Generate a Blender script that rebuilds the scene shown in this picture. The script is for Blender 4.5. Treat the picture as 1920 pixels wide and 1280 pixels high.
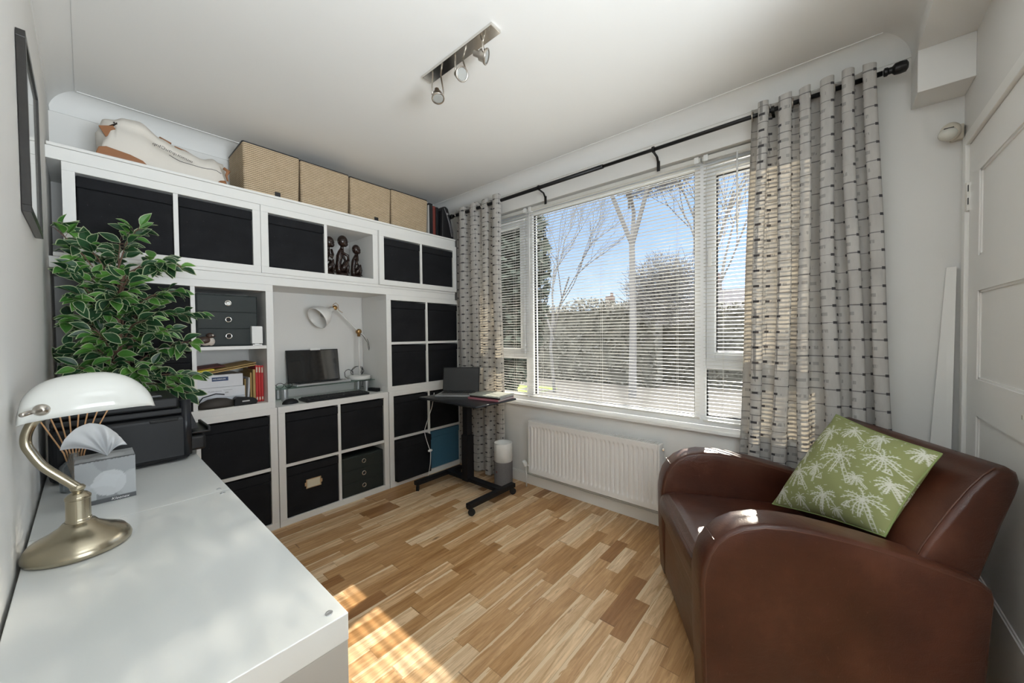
import bpy, bmesh, math, random
import numpy as np
from mathutils import Vector, Matrix
random.seed(7); PI = math.pi
S = bpy.context.scene
for o in list(bpy.data.objects): bpy.data.objects.remove(o)

# ---------------------------------------------------------------- camera
CP = np.array([-0.7842, -2.6416, 1.2191]); YAW, PITCH, ROLL, FPX = -0.8581, -0.0204, -0.0103, 690.16
fw = np.array([-math.sin(YAW)*math.cos(PITCH), math.cos(YAW)*math.cos(PITCH), math.sin(PITCH)])
_r = np.array([math.cos(YAW), math.sin(YAW), 0.0]); _u = np.cross(_r, fw)
rt = math.cos(ROLL)*_r + math.sin(ROLL)*_u; up = -math.sin(ROLL)*_r + math.cos(ROLL)*_u
def at(u, v, ax, val):
    """point of the room seen at photo pixel (u, v) on the plane axis=val (used to measure positions)"""
    r = fw + rt*(u-960)/FPX - up*(v-640)/FPX
    return Vector(CP + (val-CP[ax])/r[ax]*r)
cam = bpy.data.objects.new('camera', bpy.data.cameras.new('camera')); S.collection.objects.link(cam)
cam.data.sensor_width = 36; cam.data.lens = FPX/1920*36; cam.data.clip_start = .02; cam.data.clip_end = 200
cam.matrix_world = Matrix(((rt[0], up[0], -fw[0], CP[0]), (rt[1], up[1], -fw[1], CP[1]), (rt[2], up[2], -fw[2], CP[2]), (0, 0, 0, 1)))
S.camera = cam
# ---------------------------------------------------------------- light
W_STR, SUN_E, FILL_E, EXPO = 0.90, 12.8, 48.0, 0.66
S.view_settings.view_transform = 'Standard'; S.view_settings.look = 'None'; S.view_settings.gamma = 1
S.view_settings.use_curve_mapping = False; S.view_settings.exposure = EXPO
wd = bpy.data.worlds.new('sky'); S.world = wd; wd.use_nodes = True; nt = wd.node_tree; nt.nodes.clear()
tc = nt.nodes.new('ShaderNodeTexCoord'); sx = nt.nodes.new('ShaderNodeSeparateXYZ'); cr = nt.nodes.new('ShaderNodeValToRGB')
bg = nt.nodes.new('ShaderNodeBackground'); wo = nt.nodes.new('ShaderNodeOutputWorld')
nt.links.new(tc.outputs['Generated'], sx.inputs[0]); nt.links.new(sx.outputs['Z'], cr.inputs[0])
nt.links.new(cr.outputs[0], bg.inputs[0]); nt.links.new(bg.outputs[0], wo.inputs[0]); bg.inputs[1].default_value = W_STR
e = cr.color_ramp.elements; e[0].position = 0.0; e[0].color = (.60, .70, .80, 1); e[1].position = 1; e[1].color = (5.2, 5.4, 5.6, 1)
for p, c in ((.10, (.50, .64, .82, 1)), (.22, (.36, .53, .83, 1)), (.41, (.30, .48, .82, 1)), (.48, (4.8, 5.0, 5.2, 1))):
    k = e.new(p); k.color = c
def light(name, kind, loc, energy, **kw):
    d = bpy.data.lights.new(name, kind); d.energy = energy
    for k, v in kw.items(): setattr(d, k, v)
    o = bpy.data.objects.new(name, d); S.collection.objects.link(o); o.location = loc; return o
sun = light('sun', 'SUN', (6, 1, 4), SUN_E, angle=math.radians(.53), color=(1.0, .90, .76))
SUND = Vector((-1.57, -.30, -.72)).normalized(); sun.rotation_euler = SUND.to_track_quat('-Z', 'Y').to_euler()
ceil_fill = light('added_ceiling_fill', 'AREA', (-.45, -4.0, 1.25), FILL_E, shape='RECTANGLE', size=1.3, size_y=.8, spread=math.radians(118), color=(.86, .94, 1.0))  # invented fill lamp behind the camera, added to brighten the ceiling
ceil_fill.rotation_euler = Vector((-.16, .70, .68)).to_track_quat('-Z', 'Y').to_euler()

# ---------------------------------------------------------------- helpers
col = S.collection
class MB:
    def __init__(s): s.v = []; s.f = []; s.m = []; s.mi = 0; s.uv = None; s.col = None
    def add(s, vs, fs):
        n = len(s.v); s.v += [tuple(v) for v in vs]; s.f += [tuple(i+n for i in f) for f in fs]; s.m += [s.mi]*len(fs); return s
    def box(s, x0, x1, y0, y1, z0, z1):
        vs = [(x, y, z) for x in (x0, x1) for y in (y0, y1) for z in (z0, z1)]
        return s.add(vs, [(0, 1, 3, 2), (4, 6, 7, 5), (0, 4, 5, 1), (2, 3, 7, 6), (0, 2, 6, 4), (1, 5, 7, 3)])
    def obox(s, c, ax, ay, az):
        c = Vector(c); ax, ay, az = Vector(ax), Vector(ay), Vector(az)
        vs = [c+ax*i+ay*j+az*k for i in (-1, 1) for j in (-1, 1) for k in (-1, 1)]
        return s.add(vs, [(0, 1, 3, 2), (4, 6, 7, 5), (0, 4, 5, 1), (2, 3, 7, 6), (0, 2, 6, 4), (1, 5, 7, 3)])
    def bar(s, p, q, w, h=None, upv=(0, 0, 1)):
        h = h or w; p, q = Vector(p), Vector(q); d = q-p; x = d.cross(Vector(upv)); x.normalize(); y = x.cross(d).normalized()
        return s.obox((p+q)/2, d/2, x*w/2, y*h/2)
    def tube(s, pts, r, n=10, cap=True, closed=False):
        pts = [Vector(p) for p in pts]; k = len(pts); R = r if isinstance(r, (list, tuple)) else [r]*k
        vs = []; prev = None
        for i, p in enumerate(pts):
            if closed: t = pts[(i+1) % k]-pts[i-1]
            else: t = pts[min(i+1, k-1)]-pts[max(i-1, 0)]
            t.normalize()
            if prev is None:
                a = Vector((0, 0, 1)) if abs(t.z) < .9 else Vector((1, 0, 0)); nx = t.cross(a).normalized()
            else:
                nx = prev - t*prev.dot(t)
                nx = nx.normalized() if nx.length > 1e-6 else t.orthogonal().normalized()
            prev = nx; ny = t.cross(nx)
            vs += [p+(nx*math.cos(2*PI*j/n)+ny*math.sin(2*PI*j/n))*R[i] for j in range(n)]
        fs = []
        for i in range(k if closed else k-1):
            a, b = i*n, ((i+1) % k)*n
            fs += [(a+j, a+(j+1) % n, b+(j+1) % n, b+j) for j in range(n)]
        if cap and not closed: fs += [tuple(range(n-1, -1, -1)), tuple(range((k-1)*n, k*n))]
        return s.add(vs, fs)
    def lathe(s, prof, c=(0, 0, 0), axis=(0, 0, 1), n=32, caps=True):
        c = Vector(c); a = Vector(axis).normalized(); x = a.orthogonal().normalized(); y = a.cross(x); vs = []; fs = []
        for r, h in prof: vs += [c+a*h+(x*math.cos(2*PI*j/n)+y*math.sin(2*PI*j/n))*max(r, 1e-5) for j in range(n)]
        for i in range(len(prof)-1): fs += [(i*n+j, i*n+(j+1) % n, (i+1)*n+(j+1) % n, (i+1)*n+j) for j in range(n)]
        if caps: fs += [tuple(range(n-1, -1, -1)), tuple(range((len(prof)-1)*n, len(prof)*n))]
        return s.add(vs, fs)
    def ball(s, c, rx, ry=None, rz=None, n=14, rot=None):
        ry = ry or rx; rz = rz or rx; c = Vector(c); vs = []; fs = []; m = n//2+1
        for i in range(m+1):
            th = PI*i/m
            for j in range(n):
                v = Vector((rx*math.sin(th)*math.cos(2*PI*j/n), ry*math.sin(th)*math.sin(2*PI*j/n), rz*math.cos(th)))
                if rot: v.rotate(rot)
                vs.append(c+v)
        for i in range(m): fs += [(i*n+j, (i+1)*n+j, (i+1)*n+(j+1) % n, i*n+(j+1) % n) for j in range(n)]
        return s.add(vs, fs)
    def prism(s, poly, d):
        n = len(poly); d = Vector(d); poly = [Vector(p) for p in poly]
        vs = poly+[p+d for p in poly]
        return s.add(vs, [tuple(range(n-1, -1, -1)), tuple(range(n, 2*n))]+[(i, (i+1) % n, n+(i+1) % n, n+i) for i in range(n)])
    def sheet(s, fn, nu, nv, uvfn=None):
        n0 = len(s.v); vs = [fn(i/nu, j/nv) for j in range(nv+1) for i in range(nu+1)]
        fs = [(j*(nu+1)+i, j*(nu+1)+i+1, (j+1)*(nu+1)+i+1, (j+1)*(nu+1)+i) for j in range(nv) for i in range(nu)]
        s.add(vs, fs)
        if uvfn:
            s.uv = s.uv or {}
            for j in range(nv+1):
                for i in range(nu+1): s.uv[n0+j*(nu+1)+i] = uvfn(i/nu, j/nv)
        return s
    def build(s, name, mat, parent=None, smooth=False, bevel=0, seg=2, solid=0, weld=False, subsurf=0):
        me = bpy.data.meshes.new(name); org = Vector(parent['_o']) if parent is not None and '_o' in parent else Vector((0, 0, 0))
        me.from_pydata([tuple(Vector(v)-org) for v in s.v], [], s.f)
        for m in (mat if isinstance(mat, (list, tuple)) else [mat]): me.materials.append(m)
        if any(s.m): me.polygons.foreach_set('material_index', s.m)
        if s.uv:
            l = me.uv_layers.new(name='UVMap')
            for lp in me.loops: l.data[lp.index].uv = s.uv.get(lp.vertex_index, (0, 0))
        if s.col is not None:
            ca = me.color_attributes.new('Print', 'FLOAT_COLOR', 'POINT')
            for i, c in enumerate(s.col): ca.data[i].color = c
        bm = bmesh.new(); bm.from_mesh(me)
        if weld: bmesh.ops.remove_doubles(bm, verts=bm.verts, dist=1e-5)
        bmesh.ops.recalc_face_normals(bm, faces=bm.faces); bm.to_mesh(me); bm.free()
        if smooth: me.polygons.foreach_set('use_smooth', [True]*len(me.polygons))
        o = bpy.data.objects.new(name, me); col.objects.link(o)
        if parent is not None: o.parent = parent
        if solid:
            m = o.modifiers.new('thick', 'SOLIDIFY'); m.thickness = solid; m.offset = 0
        if bevel:
            m = o.modifiers.new('bevel', 'BEVEL'); m.width = bevel; m.segments = seg; m.limit_method = 'ANGLE'; m.angle_limit = math.radians(38); m.use_clamp_overlap = True
            if smooth is False:
                pass
        if subsurf:
            m = o.modifiers.new('sub', 'SUBSURF'); m.levels = m.render_levels = subsurf
        return o
def tag(o, label=None, cat=None, group=None, kind=None):
    for k, v in (('label', label), ('category', cat), ('group', group), ('kind', kind)):
        if v: o[k] = v
    return o
def thing(name, loc, label, cat, group=None):
    o = bpy.data.objects.new(name, None); col.objects.link(o); o.location = loc; o.empty_display_size = .05; o['_o'] = tuple(loc)
    return tag(o, label, cat, group)
def sub(o, part):  # parts of parts are built in their thing's coordinates
    return o
def struct(name, mb, m, parent=None, **k):
    o = mb.build(name, m, parent, **k)
    if parent is None: o['kind'] = 'structure'
    return o
def child(mb, name, mat, part, **k):
    """sub-part: part has its mesh in the coordinates of its thing"""
    root = part.parent; o = mb.build(name, mat, root, **k); o.parent = part; return o
def clone(o, parent=None):
    c = o.copy(); col.objects.link(c); c.parent = parent
    for ch in list(o.children): clone(ch, c)
    return c
def text(name, s, mat, parent, o, xd, yd, size, align='LEFT', depth=.0006):
    cu = bpy.data.curves.new(name, 'FONT'); cu.body = s; cu.size = 1; cu.align_x = align; cu.extrude = 0
    t = bpy.data.objects.new(name, cu); col.objects.link(t)
    me = bpy.data.meshes.new_from_object(t.evaluated_get(bpy.context.evaluated_depsgraph_get())); bpy.data.objects.remove(t)
    xd, yd = Vector(xd).normalized()*size, Vector(yd).normalized()*size; org = Vector(parent['_o']) if parent and '_o' in parent else Vector()
    for v in me.vertices: v.co = Vector(o)+xd*v.co.x+yd*v.co.y-org
    me.materials.clear(); me.materials.append(mat); me.name = name
    ob = bpy.data.objects.new(name, me); col.objects.link(ob); ob.parent = parent; return ob

# ---------------------------------------------------------------- materials
class N:
    def __init__(s, name):
        s.m = bpy.data.materials.new(name); s.m.use_nodes = True; s.t = s.m.node_tree; s.t.nodes.clear()
        s.out = s.t.nodes.new('ShaderNodeOutputMaterial'); s.b = s.t.nodes.new('ShaderNodeBsdfPrincipled'); s.link(s.b.outputs[0], s.out.inputs[0])
    def link(s, a, b): s.t.links.new(a, b)
    def n(s, k, **kw):
        x = s.t.nodes.new('ShaderNode'+k)
        for a, v in kw.items(): setattr(x, a, v)
        return x
    def set(s, inp, v):
        if hasattr(v, 'is_output') or isinstance(v, bpy.types.NodeSocket): s.link(v, inp)
        else: inp.default_value = v
    def math(s, op, a, b=0.0, c=0.0):
        x = s.n('Math', operation=op)
        for i, v in enumerate((a, b, c)): s.set(x.inputs[i], v)
        return x.outputs[0]
    def coords(s, kind='Object'):
        x = s.n('TexCoord'); return x.outputs[kind]
    def xyz(s, v):
        x = s.n('SeparateXYZ'); s.link(v, x.inputs[0]); return x.outputs
    def comb(s, a, b, c=0.0):
        x = s.n('CombineXYZ')
        for i, v in enumerate((a, b, c)): s.set(x.inputs[i], v)
        return x.outputs[0]
    def mapping(s, v, sc):
        x = s.n('Mapping'); s.link(v, x.inputs[0]); x.inputs['Scale'].default_value = sc; return x.outputs[0]
    def noise(s, v, scale, detail=3, rough=.5, dist=0):
        x = s.n('TexNoise'); s.link(v, x.inputs['Vector']); x.inputs['Scale'].default_value = scale
        x.inputs['Detail'].default_value = detail; x.inputs['Roughness'].default_value = rough; x.inputs['Distortion'].default_value = dist; return x.outputs[0]
    def ramp(s, f, stops, interp='LINEAR'):
        x = s.n('ValToRGB'); s.link(f, x.inputs[0]); x.color_ramp.interpolation = interp; e = x.color_ramp.elements
        e[0].position, e[0].color = stops[0][0], (*stops[0][1], 1); e[1].position, e[1].color = stops[-1][0], (*stops[-1][1], 1)
        for p, c in stops[1:-1]: k = e.new(p); k.color = (*c, 1)
        return x.outputs[0]
    def mix(s, f, a, b, mode='MIX'):
        x = s.n('MixRGB', blend_type=mode); s.set(x.inputs[0], f)
        for i, v in ((1, a), (2, b)): s.set(x.inputs[i], (*v, 1) if isinstance(v, tuple) and len(v) == 3 else v)
        return x.outputs[0]
    def bump(s, h, st, dist=.01):
        x = s.n('Bump'); s.link(h, x.inputs['Height']); x.inputs['Strength'].default_value = st; x.inputs['Distance'].default_value = dist
        s.link(x.outputs[0], s.b.inputs['Normal'])
    def P(s, color=None, rough=.5, metal=0.0, spec=.5, **kw):
        b = s.b
        if color is not None: s.set(b.inputs['Base Color'], (*color, 1) if isinstance(color, tuple) else color)
        s.set(b.inputs['Roughness'], rough); b.inputs['Metallic'].default_value = metal; b.inputs['Specular IOR Level'].default_value = spec
        for k, v in kw.items(): s.set(b.inputs[k], v)
        return s.m
def hexc(h): h = h.lstrip('#'); return tuple((lambda c: c/12.92 if c <= .04045 else ((c+.055)/1.055)**2.4)(int(h[i:i+2], 16)/255) for i in (0, 2, 4))
def plain(name, c, rough=.5, metal=0, spec=.5, nz=0, nscale=30, bump=0, **kw):
    n = N(name); c = hexc(c) if isinstance(c, str) else c; colr = c
    if nz or bump:
        f = n.noise(n.coords(), nscale, 4, .6)
        if nz: colr = n.mix(f, tuple(x*(1-nz) for x in c), tuple(min(1, x*(1+nz)) for x in c))
        if bump: n.bump(f, bump, .002)
    return n.P(colr, rough, metal, spec, **kw)
M = {}
M['wall'] = plain('wall_paint', (.78, .77, .745), .85, spec=.25, nz=.02, nscale=3, bump=.04)
M['ceil'] = plain('ceiling_paint', (.80, .795, .775), .9, spec=.2, nz=.015, nscale=2)
M['trim'] = plain('gloss_white_trim', (.84, .83, .80), .35, spec=.4, nz=.02, nscale=8)
M['upvc'] = plain('white_window_plastic', (.82, .83, .84), .25)
M['slat'] = plain('blind_slat_cream', (.66, .65, .61), .4)
M['kallax'] = plain('white_foil_board', (.79, .785, .76), .42, spec=.4, nz=.015, nscale=12)
M['gloss'] = plain('glossy_white_desk', (.68, .695, .68), .13, spec=.5)
M['deskshade'] = plain('shade_toned_desk_side', (.42, .41, .385), .4)  # same white as the top, with the end's shade darkened into the colour
M['rad'] = plain('radiator_enamel', (.80, .79, .775), .3)
M['black'] = plain('black_plastic', (.0075, .008, .009), .45, spec=.3, nz=.2, nscale=200, bump=.05)
M['blackg'] = plain('black_gloss', (.006, .006, .008), .06, spec=.7)
M['screen'] = plain('dark_screen_glass', (.006, .007, .009), .05, spec=.9)
M['rodm'] = plain('black_metal_rod', (.008, .008, .009), .4, metal=.3)
M['steelb'] = plain('black_powdercoat', (.007, .007, .009), .5, spec=.3)
M['tabletop'] = plain('black_table_laminate', (.012, .013, .016), .32, spec=.3)
M['rubber'] = plain('black_rubber', (.012, .012, .012), .7)
M['chrome'] = plain('chrome', (.75, .72, .68), .12, metal=1)
M['nickel'] = plain('brushed_nickel', (.50, .46, .41), .28, metal=1)
M['silver'] = plain('silver_aluminium', (.55, .56, .57), .35, metal=.8)
M['whitep'] = plain('white_plastic', (.80, .80, .78), .35)
M['lampw'] = plain('white_lamp_enamel', (.80, .79, .76), .3)
M['copper'] = plain('aged_brass_joint', (.42, .25, .10), .35, metal=1)
M['paper'] = plain('white_paper', (.72, .73, .76), .7, nz=.05, nscale=25)
M['navy'] = plain('navy_label', (.02, .05, .14), .5)
M['ink'] = plain('dark_print', (.05, .045, .045), .7)
M['inkg'] = plain('grey_print', (.25, .25, .27), .7)
M['kraft'] = plain('kraft_envelope', (.48, .32, .12), .7, nz=.1, nscale=20)
M['yellow'] = plain('yellow_card', (.80, .66, .04), .6)
M['red'] = plain('red_book_cloth', (.55, .02, .02), .45, nz=.15, nscale=40)
M['redbrown'] = plain('dark_red_folder', (.18, .035, .025), .6)
M['browncase'] = plain('dark_brown_case_cloth', (.035, .028, .022), .6, nz=.2, nscale=60)
M['pot'] = plain('dark_plastic_pot', (.03, .03, .03), .5)
M['soil'] = plain('potting_moss', (.05, .035, .02), .9, nz=.4, nscale=60)
M['bark'] = plain('plant_stem_bark', (.16, .09, .06), .7, nz=.3, nscale=60)
M['gfab'] = plain('grey_marl_fabric', (.17, .16, .16), .9, nz=.5, nscale=260, bump=.1)
M['blue'] = plain('teal_blue_box', (.055, .16, .25), .6, nz=.1, nscale=60)
M['label'] = plain('cream_label_card', (.66, .60, .46), .6)
M['reed'] = plain('reed_wood', (.52, .29, .14), .7, nz=.15, nscale=80)
M['canvas'] = plain('cream_canvas', (.70, .66, .60), .85, nz=.05, nscale=14, bump=.2)
M['tan'] = plain('tan_leather', (.30, .13, .055), .5, nz=.1, nscale=30)
M['pink'] = plain('pink_book_spine', (.45, .17, .2), .5)
M['folderblack'] = plain('black_folder_leather', (.012, .012, .014), .4)
M['pir'] = plain('aged_cream_plastic', (.66, .60, .50), .4)
M['pirlens'] = plain('milky_lens', (.70, .69, .62), .25)
M['piping'] = plain('leather_piping', (.085, .032, .018), .4)
M['art'] = plain('pale_print', (.62, .63, .60), .5, nz=.05, nscale=5)
M['framel'] = plain('black_frame_lacquer', (.018, .016, .014), .25, nz=.2, nscale=60)
M['grayg'] = plain('white_lamp_inside', (.55, .54, .52), .6)
M['bulb'] = plain('frosted_bulb_glass', (.34, .34, .32), .12)
M['mag'] = plain('magazine_cover', (.45, .47, .42), .3, nz=.5, nscale=35)
M['keys'] = plain('dark_keys', (.02, .02, .022), .5)
M['pages'] = plain('page_edges', (.60, .60, .58), .7)
def m_glass(name, tint=(1, 1, 1), refl=.08):
    n = N(name); n.t.nodes.remove(n.b); tr = n.n('BsdfTransparent'); tr.inputs[0].default_value = (*tint, 1)
    gl = n.n('BsdfGlossy'); gl.inputs['Roughness'].default_value = .02; lw = n.n('LayerWeight'); lw.inputs[0].default_value = .25
    mx = n.n('MixShader'); n.link(n.math('MULTIPLY_ADD', lw.outputs['Fresnel'], .5, refl*.3), mx.inputs[0]); n.link(tr.outputs[0], mx.inputs[1]); n.link(gl.outputs[0], mx.inputs[2])
    n.link(mx.outputs[0], n.out.inputs[0]); return n.m
M['glass'] = m_glass('window_glass', (.97, .985, .98)); M['glassg'] = m_glass('green_shelf_glass', (.72, .86, .80), .3)
M['vase'] = m_glass('clear_glass', (.80, .84, .86), .4)
def m_boxfab():
    n = N('black_box_fabric'); c = n.coords(); f = n.noise(c, 9, 5, .65); d = n.noise(c, 130, 2, .6)
    spots = n.ramp(d, [(.0, (0, 0, 0)), (.735, (0, 0, 0)), (.78, (1, 1, 1))])
    base = n.ramp(f, [(.3, (.0055, .006, .0075)), (.75, (.014, .0145, .017))])
    w = n.noise(n.mapping(c, (1, 1, 14)), 30, 2, .5); n.bump(n.math('ADD', f, n.math('MULTIPLY', w, .3)), .35, .004)
    return n.P(n.mix(n.math('MULTIPLY', spots, .25), base, (.3, .3, .32)), .8, spec=.25)
M['boxfab'] = m_boxfab()
M['drawerfab'] = plain('charcoal_green_card', (.014, .021, .020), .6, nz=.25, nscale=40)
def m_floor():
    n = N('oak_strip_floor'); x, y, z = n.xyz(n.coords())
    w = .068; row = n.math('FLOOR', n.math('DIVIDE', y, w))
    wn = n.n('TexWhiteNoise', noise_dimensions='1D'); n.link(row, wn.inputs['W'])
    off = n.math('MULTIPLY', wn.outputs[0], 7.3); xs = n.math('ADD', n.math('DIVIDE', x, .36), off)
    wob = n.math('MULTIPLY', n.math('SINE', n.math('MULTIPLY', n.math('ADD', xs, n.math('MULTIPLY', row, 1.7)), 2.1)), .32)
    xc = n.math('ADD', xs, wob); pc = n.math('FLOOR', xc); fx = n.math('FRACT', xc); fy = n.math('FRACT', n.math('DIVIDE', y, w))
    r2 = n.n('TexWhiteNoise', noise_dimensions='2D'); n.link(n.comb(pc, row), r2.inputs['Vector'])
    rnd = r2.outputs[0]; rcol = r2.outputs[1]
    tone = n.ramp(rnd, [(0, (.36, .185, .075)), (.12, (.49, .29, .13)), (.35, (.60, .385, .20)), (.6, (.68, .46, .26)), (.82, (.76, .56, .35)), (1, (.84, .67, .47))])
    v = n.comb(n.math('ADD', n.math('MULTIPLY', x, 2.2), n.math('MULTIPLY', rnd, 31)), n.math('MULTIPLY', y, 26), n.math('MULTIPLY', rnd, 9))
    g = n.noise(v, 1.6, 6, .62, 1.2); g2 = n.noise(n.comb(n.math('MULTIPLY', x, 9), n.math('MULTIPLY', y, 160), rnd), 1, 3, .6)
    c1 = n.mix(n.ramp(g, [(.30, (0, 0, 0)), (.5, (.45, .45, .45)), (.72, (1, 1, 1))]), (.66, .54, .42), (1.14, 1.12, 1.09))
    c = n.mix(1, tone, c1, 'MULTIPLY'); c = n.mix(n.math('MULTIPLY', n.math('LESS_THAN', g2, .42), .22), c, (.22, .11, .045))
    sap = n.math('MULTIPLY', n.math('GREATER_THAN', n.math('ADD', fy, n.math('MULTIPLY', g, .9)), 1.28), n.math('GREATER_THAN', rnd, .45))
    c = n.mix(n.math('MULTIPLY', sap, .75), c, (.80, .64, .43))
    kn = n.noise(n.comb(n.math('MULTIPLY', x, 5), n.math('MULTIPLY', y, 14), 3.0), 1.3, 2, .5)
    c = n.mix(n.math('MULTIPLY', n.ramp(kn, [(.70, (0, 0, 0)), (.80, (1, 1, 1))]), .7), c, (.10, .045, .02))
    ln = n.math('MAXIMUM', n.math('LESS_THAN', fx, .006), n.math('LESS_THAN', fy, .018))
    c = n.mix(n.math('MULTIPLY', ln, .45), c, (.14, .07, .03)); n.bump(n.math('SUBTRACT', g2, ln), .05, .002)
    return n.P(c, n.math('MULTIPLY_ADD', g, .12, .30), spec=.35)
M['floor'] = m_floor()
def m_leather():
    n = N('brown_leather'); c = n.coords(); f = n.noise(c, 3.2, 5, .6); g = n.noise(c, 240, 2, .5); w = n.noise(n.mapping(c, (1, 1, 2.5)), 14, 4, .65, .8)
    b = n.ramp(f, [(.28, (.034, .0095, .005)), (.52, (.064, .019, .010)), (.74, (.115, .040, .022))])
    sc = n.noise(n.mapping(c, (5, 5, 1.5)), 9, 1, .5, 2.5); b = n.mix(n.math('MULTIPLY', n.ramp(sc, [(.74, (0, 0, 0)), (.80, (1, 1, 1))]), .10), b, (.35, .2, .14))
    n.bump(n.math('ADD', n.math('MULTIPLY', g, .25), w), .25, .006)
    return n.P(b, n.math('MULTIPLY_ADD', f, .25, .22), spec=.5)
M['leather'] = m_leather()
def m_basket():
    n = N('woven_seagrass'); x, y, z = n.xyz(n.coords()); f = n.noise(n.coords(), 25, 3, .6)
    zz = n.math('ADD', n.math('DIVIDE', z, .0112), n.math('MULTIPLY', n.noise(n.coords(), 6, 2), .25)); fz = n.math('FRACT', zz)
    hx = n.math('FRACT', n.math('DIVIDE', n.math('ADD', x, y), .011)); row = n.math('FLOOR', zz)
    ln = n.math('LESS_THAN', fz, .24); vl = n.math('MULTIPLY', n.math('LESS_THAN', hx, .12), .22)
    c = n.mix(f, (.46, .34, .21), (.66, .53, .37)); c = n.mix(vl, c, (.14, .08, .04)); c = n.mix(n.math('MULTIPLY', ln, .95), c, (.03, .018, .012))
    n.bump(n.math('SUBTRACT', n.math('SINE', n.math('MULTIPLY', fz, PI)), vl), .2, .002); return n.P(c, .75, spec=.2)
M['basket'] = m_basket()
def m_curtain():
    n = N('curtain_weave'); uv = n.coords('UV'); u, v, _ = n.xyz(uv)
    P_ = .083; nz = n.noise(n.comb(n.math('MULTIPLY', u, 60), n.math('MULTIPLY', v, 6)), 1, 3, .6)
    nh = n.noise(n.comb(n.math('MULTIPLY', u, 9), n.math('MULTIPLY', v, 120)), 1, 2, .6)
    fu = n.math('FRACT', n.math('DIVIDE', u, P_)); fv = n.math('FRACT', n.math('DIVIDE', v, P_*.93))
    du = n.math('ABSOLUTE', n.math('SUBTRACT', fu, .5)); dv = n.math('ABSOLUTE', n.math('SUBTRACT', n.math('ADD', fv, n.math('MULTIPLY', nh, .05)), .525))
    eu = n.math('SUBTRACT', .5, du); ev = n.math('SUBTRACT', .5, dv)
    hl = n.math('MULTIPLY', n.math('LESS_THAN', ev, .045), n.math('GREATER_THAN', n.math('ADD', nh, n.math('MULTIPLY', ev, -6)), .36))
    node = n.math('MULTIPLY', n.math('LESS_THAN', ev, .075), n.math('LESS_THAN', eu, .13))
    sq = n.math('MULTIPLY', n.math('LESS_THAN', dv, .075), n.math('LESS_THAN', du, .075))
    vl = n.math('MULTIPLY', n.math('LESS_THAN', du, .035), n.math('MULTIPLY', n.math('GREATER_THAN', nz, .52), .5))
    vd = n.math('MULTIPLY', n.math('LESS_THAN', eu, .02), .25)
    halo = n.math('MULTIPLY', n.math('MULTIPLY', n.math('LESS_THAN', dv, .1), n.math('LESS_THAN', du, .28)), n.math('MULTIPLY', n.math('GREATER_THAN', nz, .5), .35))
    c = n.mix(nz, (.38, .365, .35), (.66, .64, .61))
    f = n.math('MAXIMUM', n.math('MAXIMUM', n.math('MULTIPLY', hl, .68), n.math('MULTIPLY', node, .95)), n.math('MAXIMUM', n.math('MULTIPLY', sq, .97), n.math('MAXIMUM', vl, n.math('MAXIMUM', vd, halo))))
    c = n.mix(f, c, (.055, .052, .058)); n.b.inputs['Sheen Weight'].default_value = .1
    n.P(c, .9, spec=.1); n.bump(nz, .25, .002)
    tr = n.n('BsdfTranslucent'); n.link(n.mix(1, c, (.98, .88, .70), 'MULTIPLY'), tr.inputs[0]); mx = n.n('MixShader'); mx.inputs[0].default_value = .15
    n.link(n.b.outputs[0], mx.inputs[1]); n.link(tr.outputs[0], mx.inputs[2]); n.link(mx.outputs[0], n.out.inputs[0]); return n.m
M['curtain'] = m_curtain()
def m_vcol(name, rough=.8, bump=0):
    n = N(name); a = n.n('VertexColor'); a.layer_name = 'Print'
    if bump: n.bump(n.noise(n.coords(), 220, 2), bump, .002)
    return n.P(a.outputs[0], rough, spec=.15)
M['print'] = m_vcol('palm_print_cotton', .85, .1); M['tprint'] = m_vcol('tissue_carton_print', .35)
def m_leaf(name, c0, c1, tr=.25):
    n = N(name); c = n.mix(n.ramp(n.noise(n.coords(), 12, 1), [(.35, (0, 0, 0)), (.65, (1, 1, 1))]), c0, c1); n.P(c, .38, spec=.4)
    t = n.n('BsdfTranslucent'); n.link(c, t.inputs[0]); mx = n.n('MixShader'); mx.inputs[0].default_value = tr
    n.link(n.b.outputs[0], mx.inputs[1]); n.link(t.outputs[0], mx.inputs[2]); n.link(mx.outputs[0], n.out.inputs[0]); return n.m
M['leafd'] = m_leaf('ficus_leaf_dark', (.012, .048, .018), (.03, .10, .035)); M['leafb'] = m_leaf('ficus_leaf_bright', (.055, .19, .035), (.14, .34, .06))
M['leafr'] = m_leaf('ficus_leaf_cream_rim', (.36, .44, .24), (.50, .56, .36))
def m_brass():
    n = N('antique_brass'); c = n.coords(); f = n.noise(n.mapping(c, (1, 1, 3)), 20, 3, .6)
    return n.P(n.mix(f, (.43, .38, .28), (.46, .41, .31)), .25, 1.0)
M['brass'] = m_brass()
def m_opal():
    n = N('opal_glass_shade'); n.P((.78, .78, .74), .08, spec=.6); t = n.n('BsdfTranslucent'); t.inputs[0].default_value = (.8, .8, .76, 1)
    mx = n.n('MixShader'); mx.inputs[0].default_value = .18; n.link(n.b.outputs[0], mx.inputs[1]); n.link(t.outputs[0], mx.inputs[2]); n.link(mx.outputs[0], n.out.inputs[0]); return n.m
M['opal'] = m_opal()
def m_tissue():
    n = N('tissue_paper'); n.P((.80, .81, .82), .8, spec=.1); t = n.n('BsdfTranslucent'); t.inputs[0].default_value = (.85, .86, .88, 1)
    mx = n.n('MixShader'); mx.inputs[0].default_value = .4; n.link(n.b.outputs[0], mx.inputs[1]); n.link(t.outputs[0], mx.inputs[2]); n.link(mx.outputs[0], n.out.inputs[0]); return n.m
M['tissue'] = m_tissue()
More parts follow.
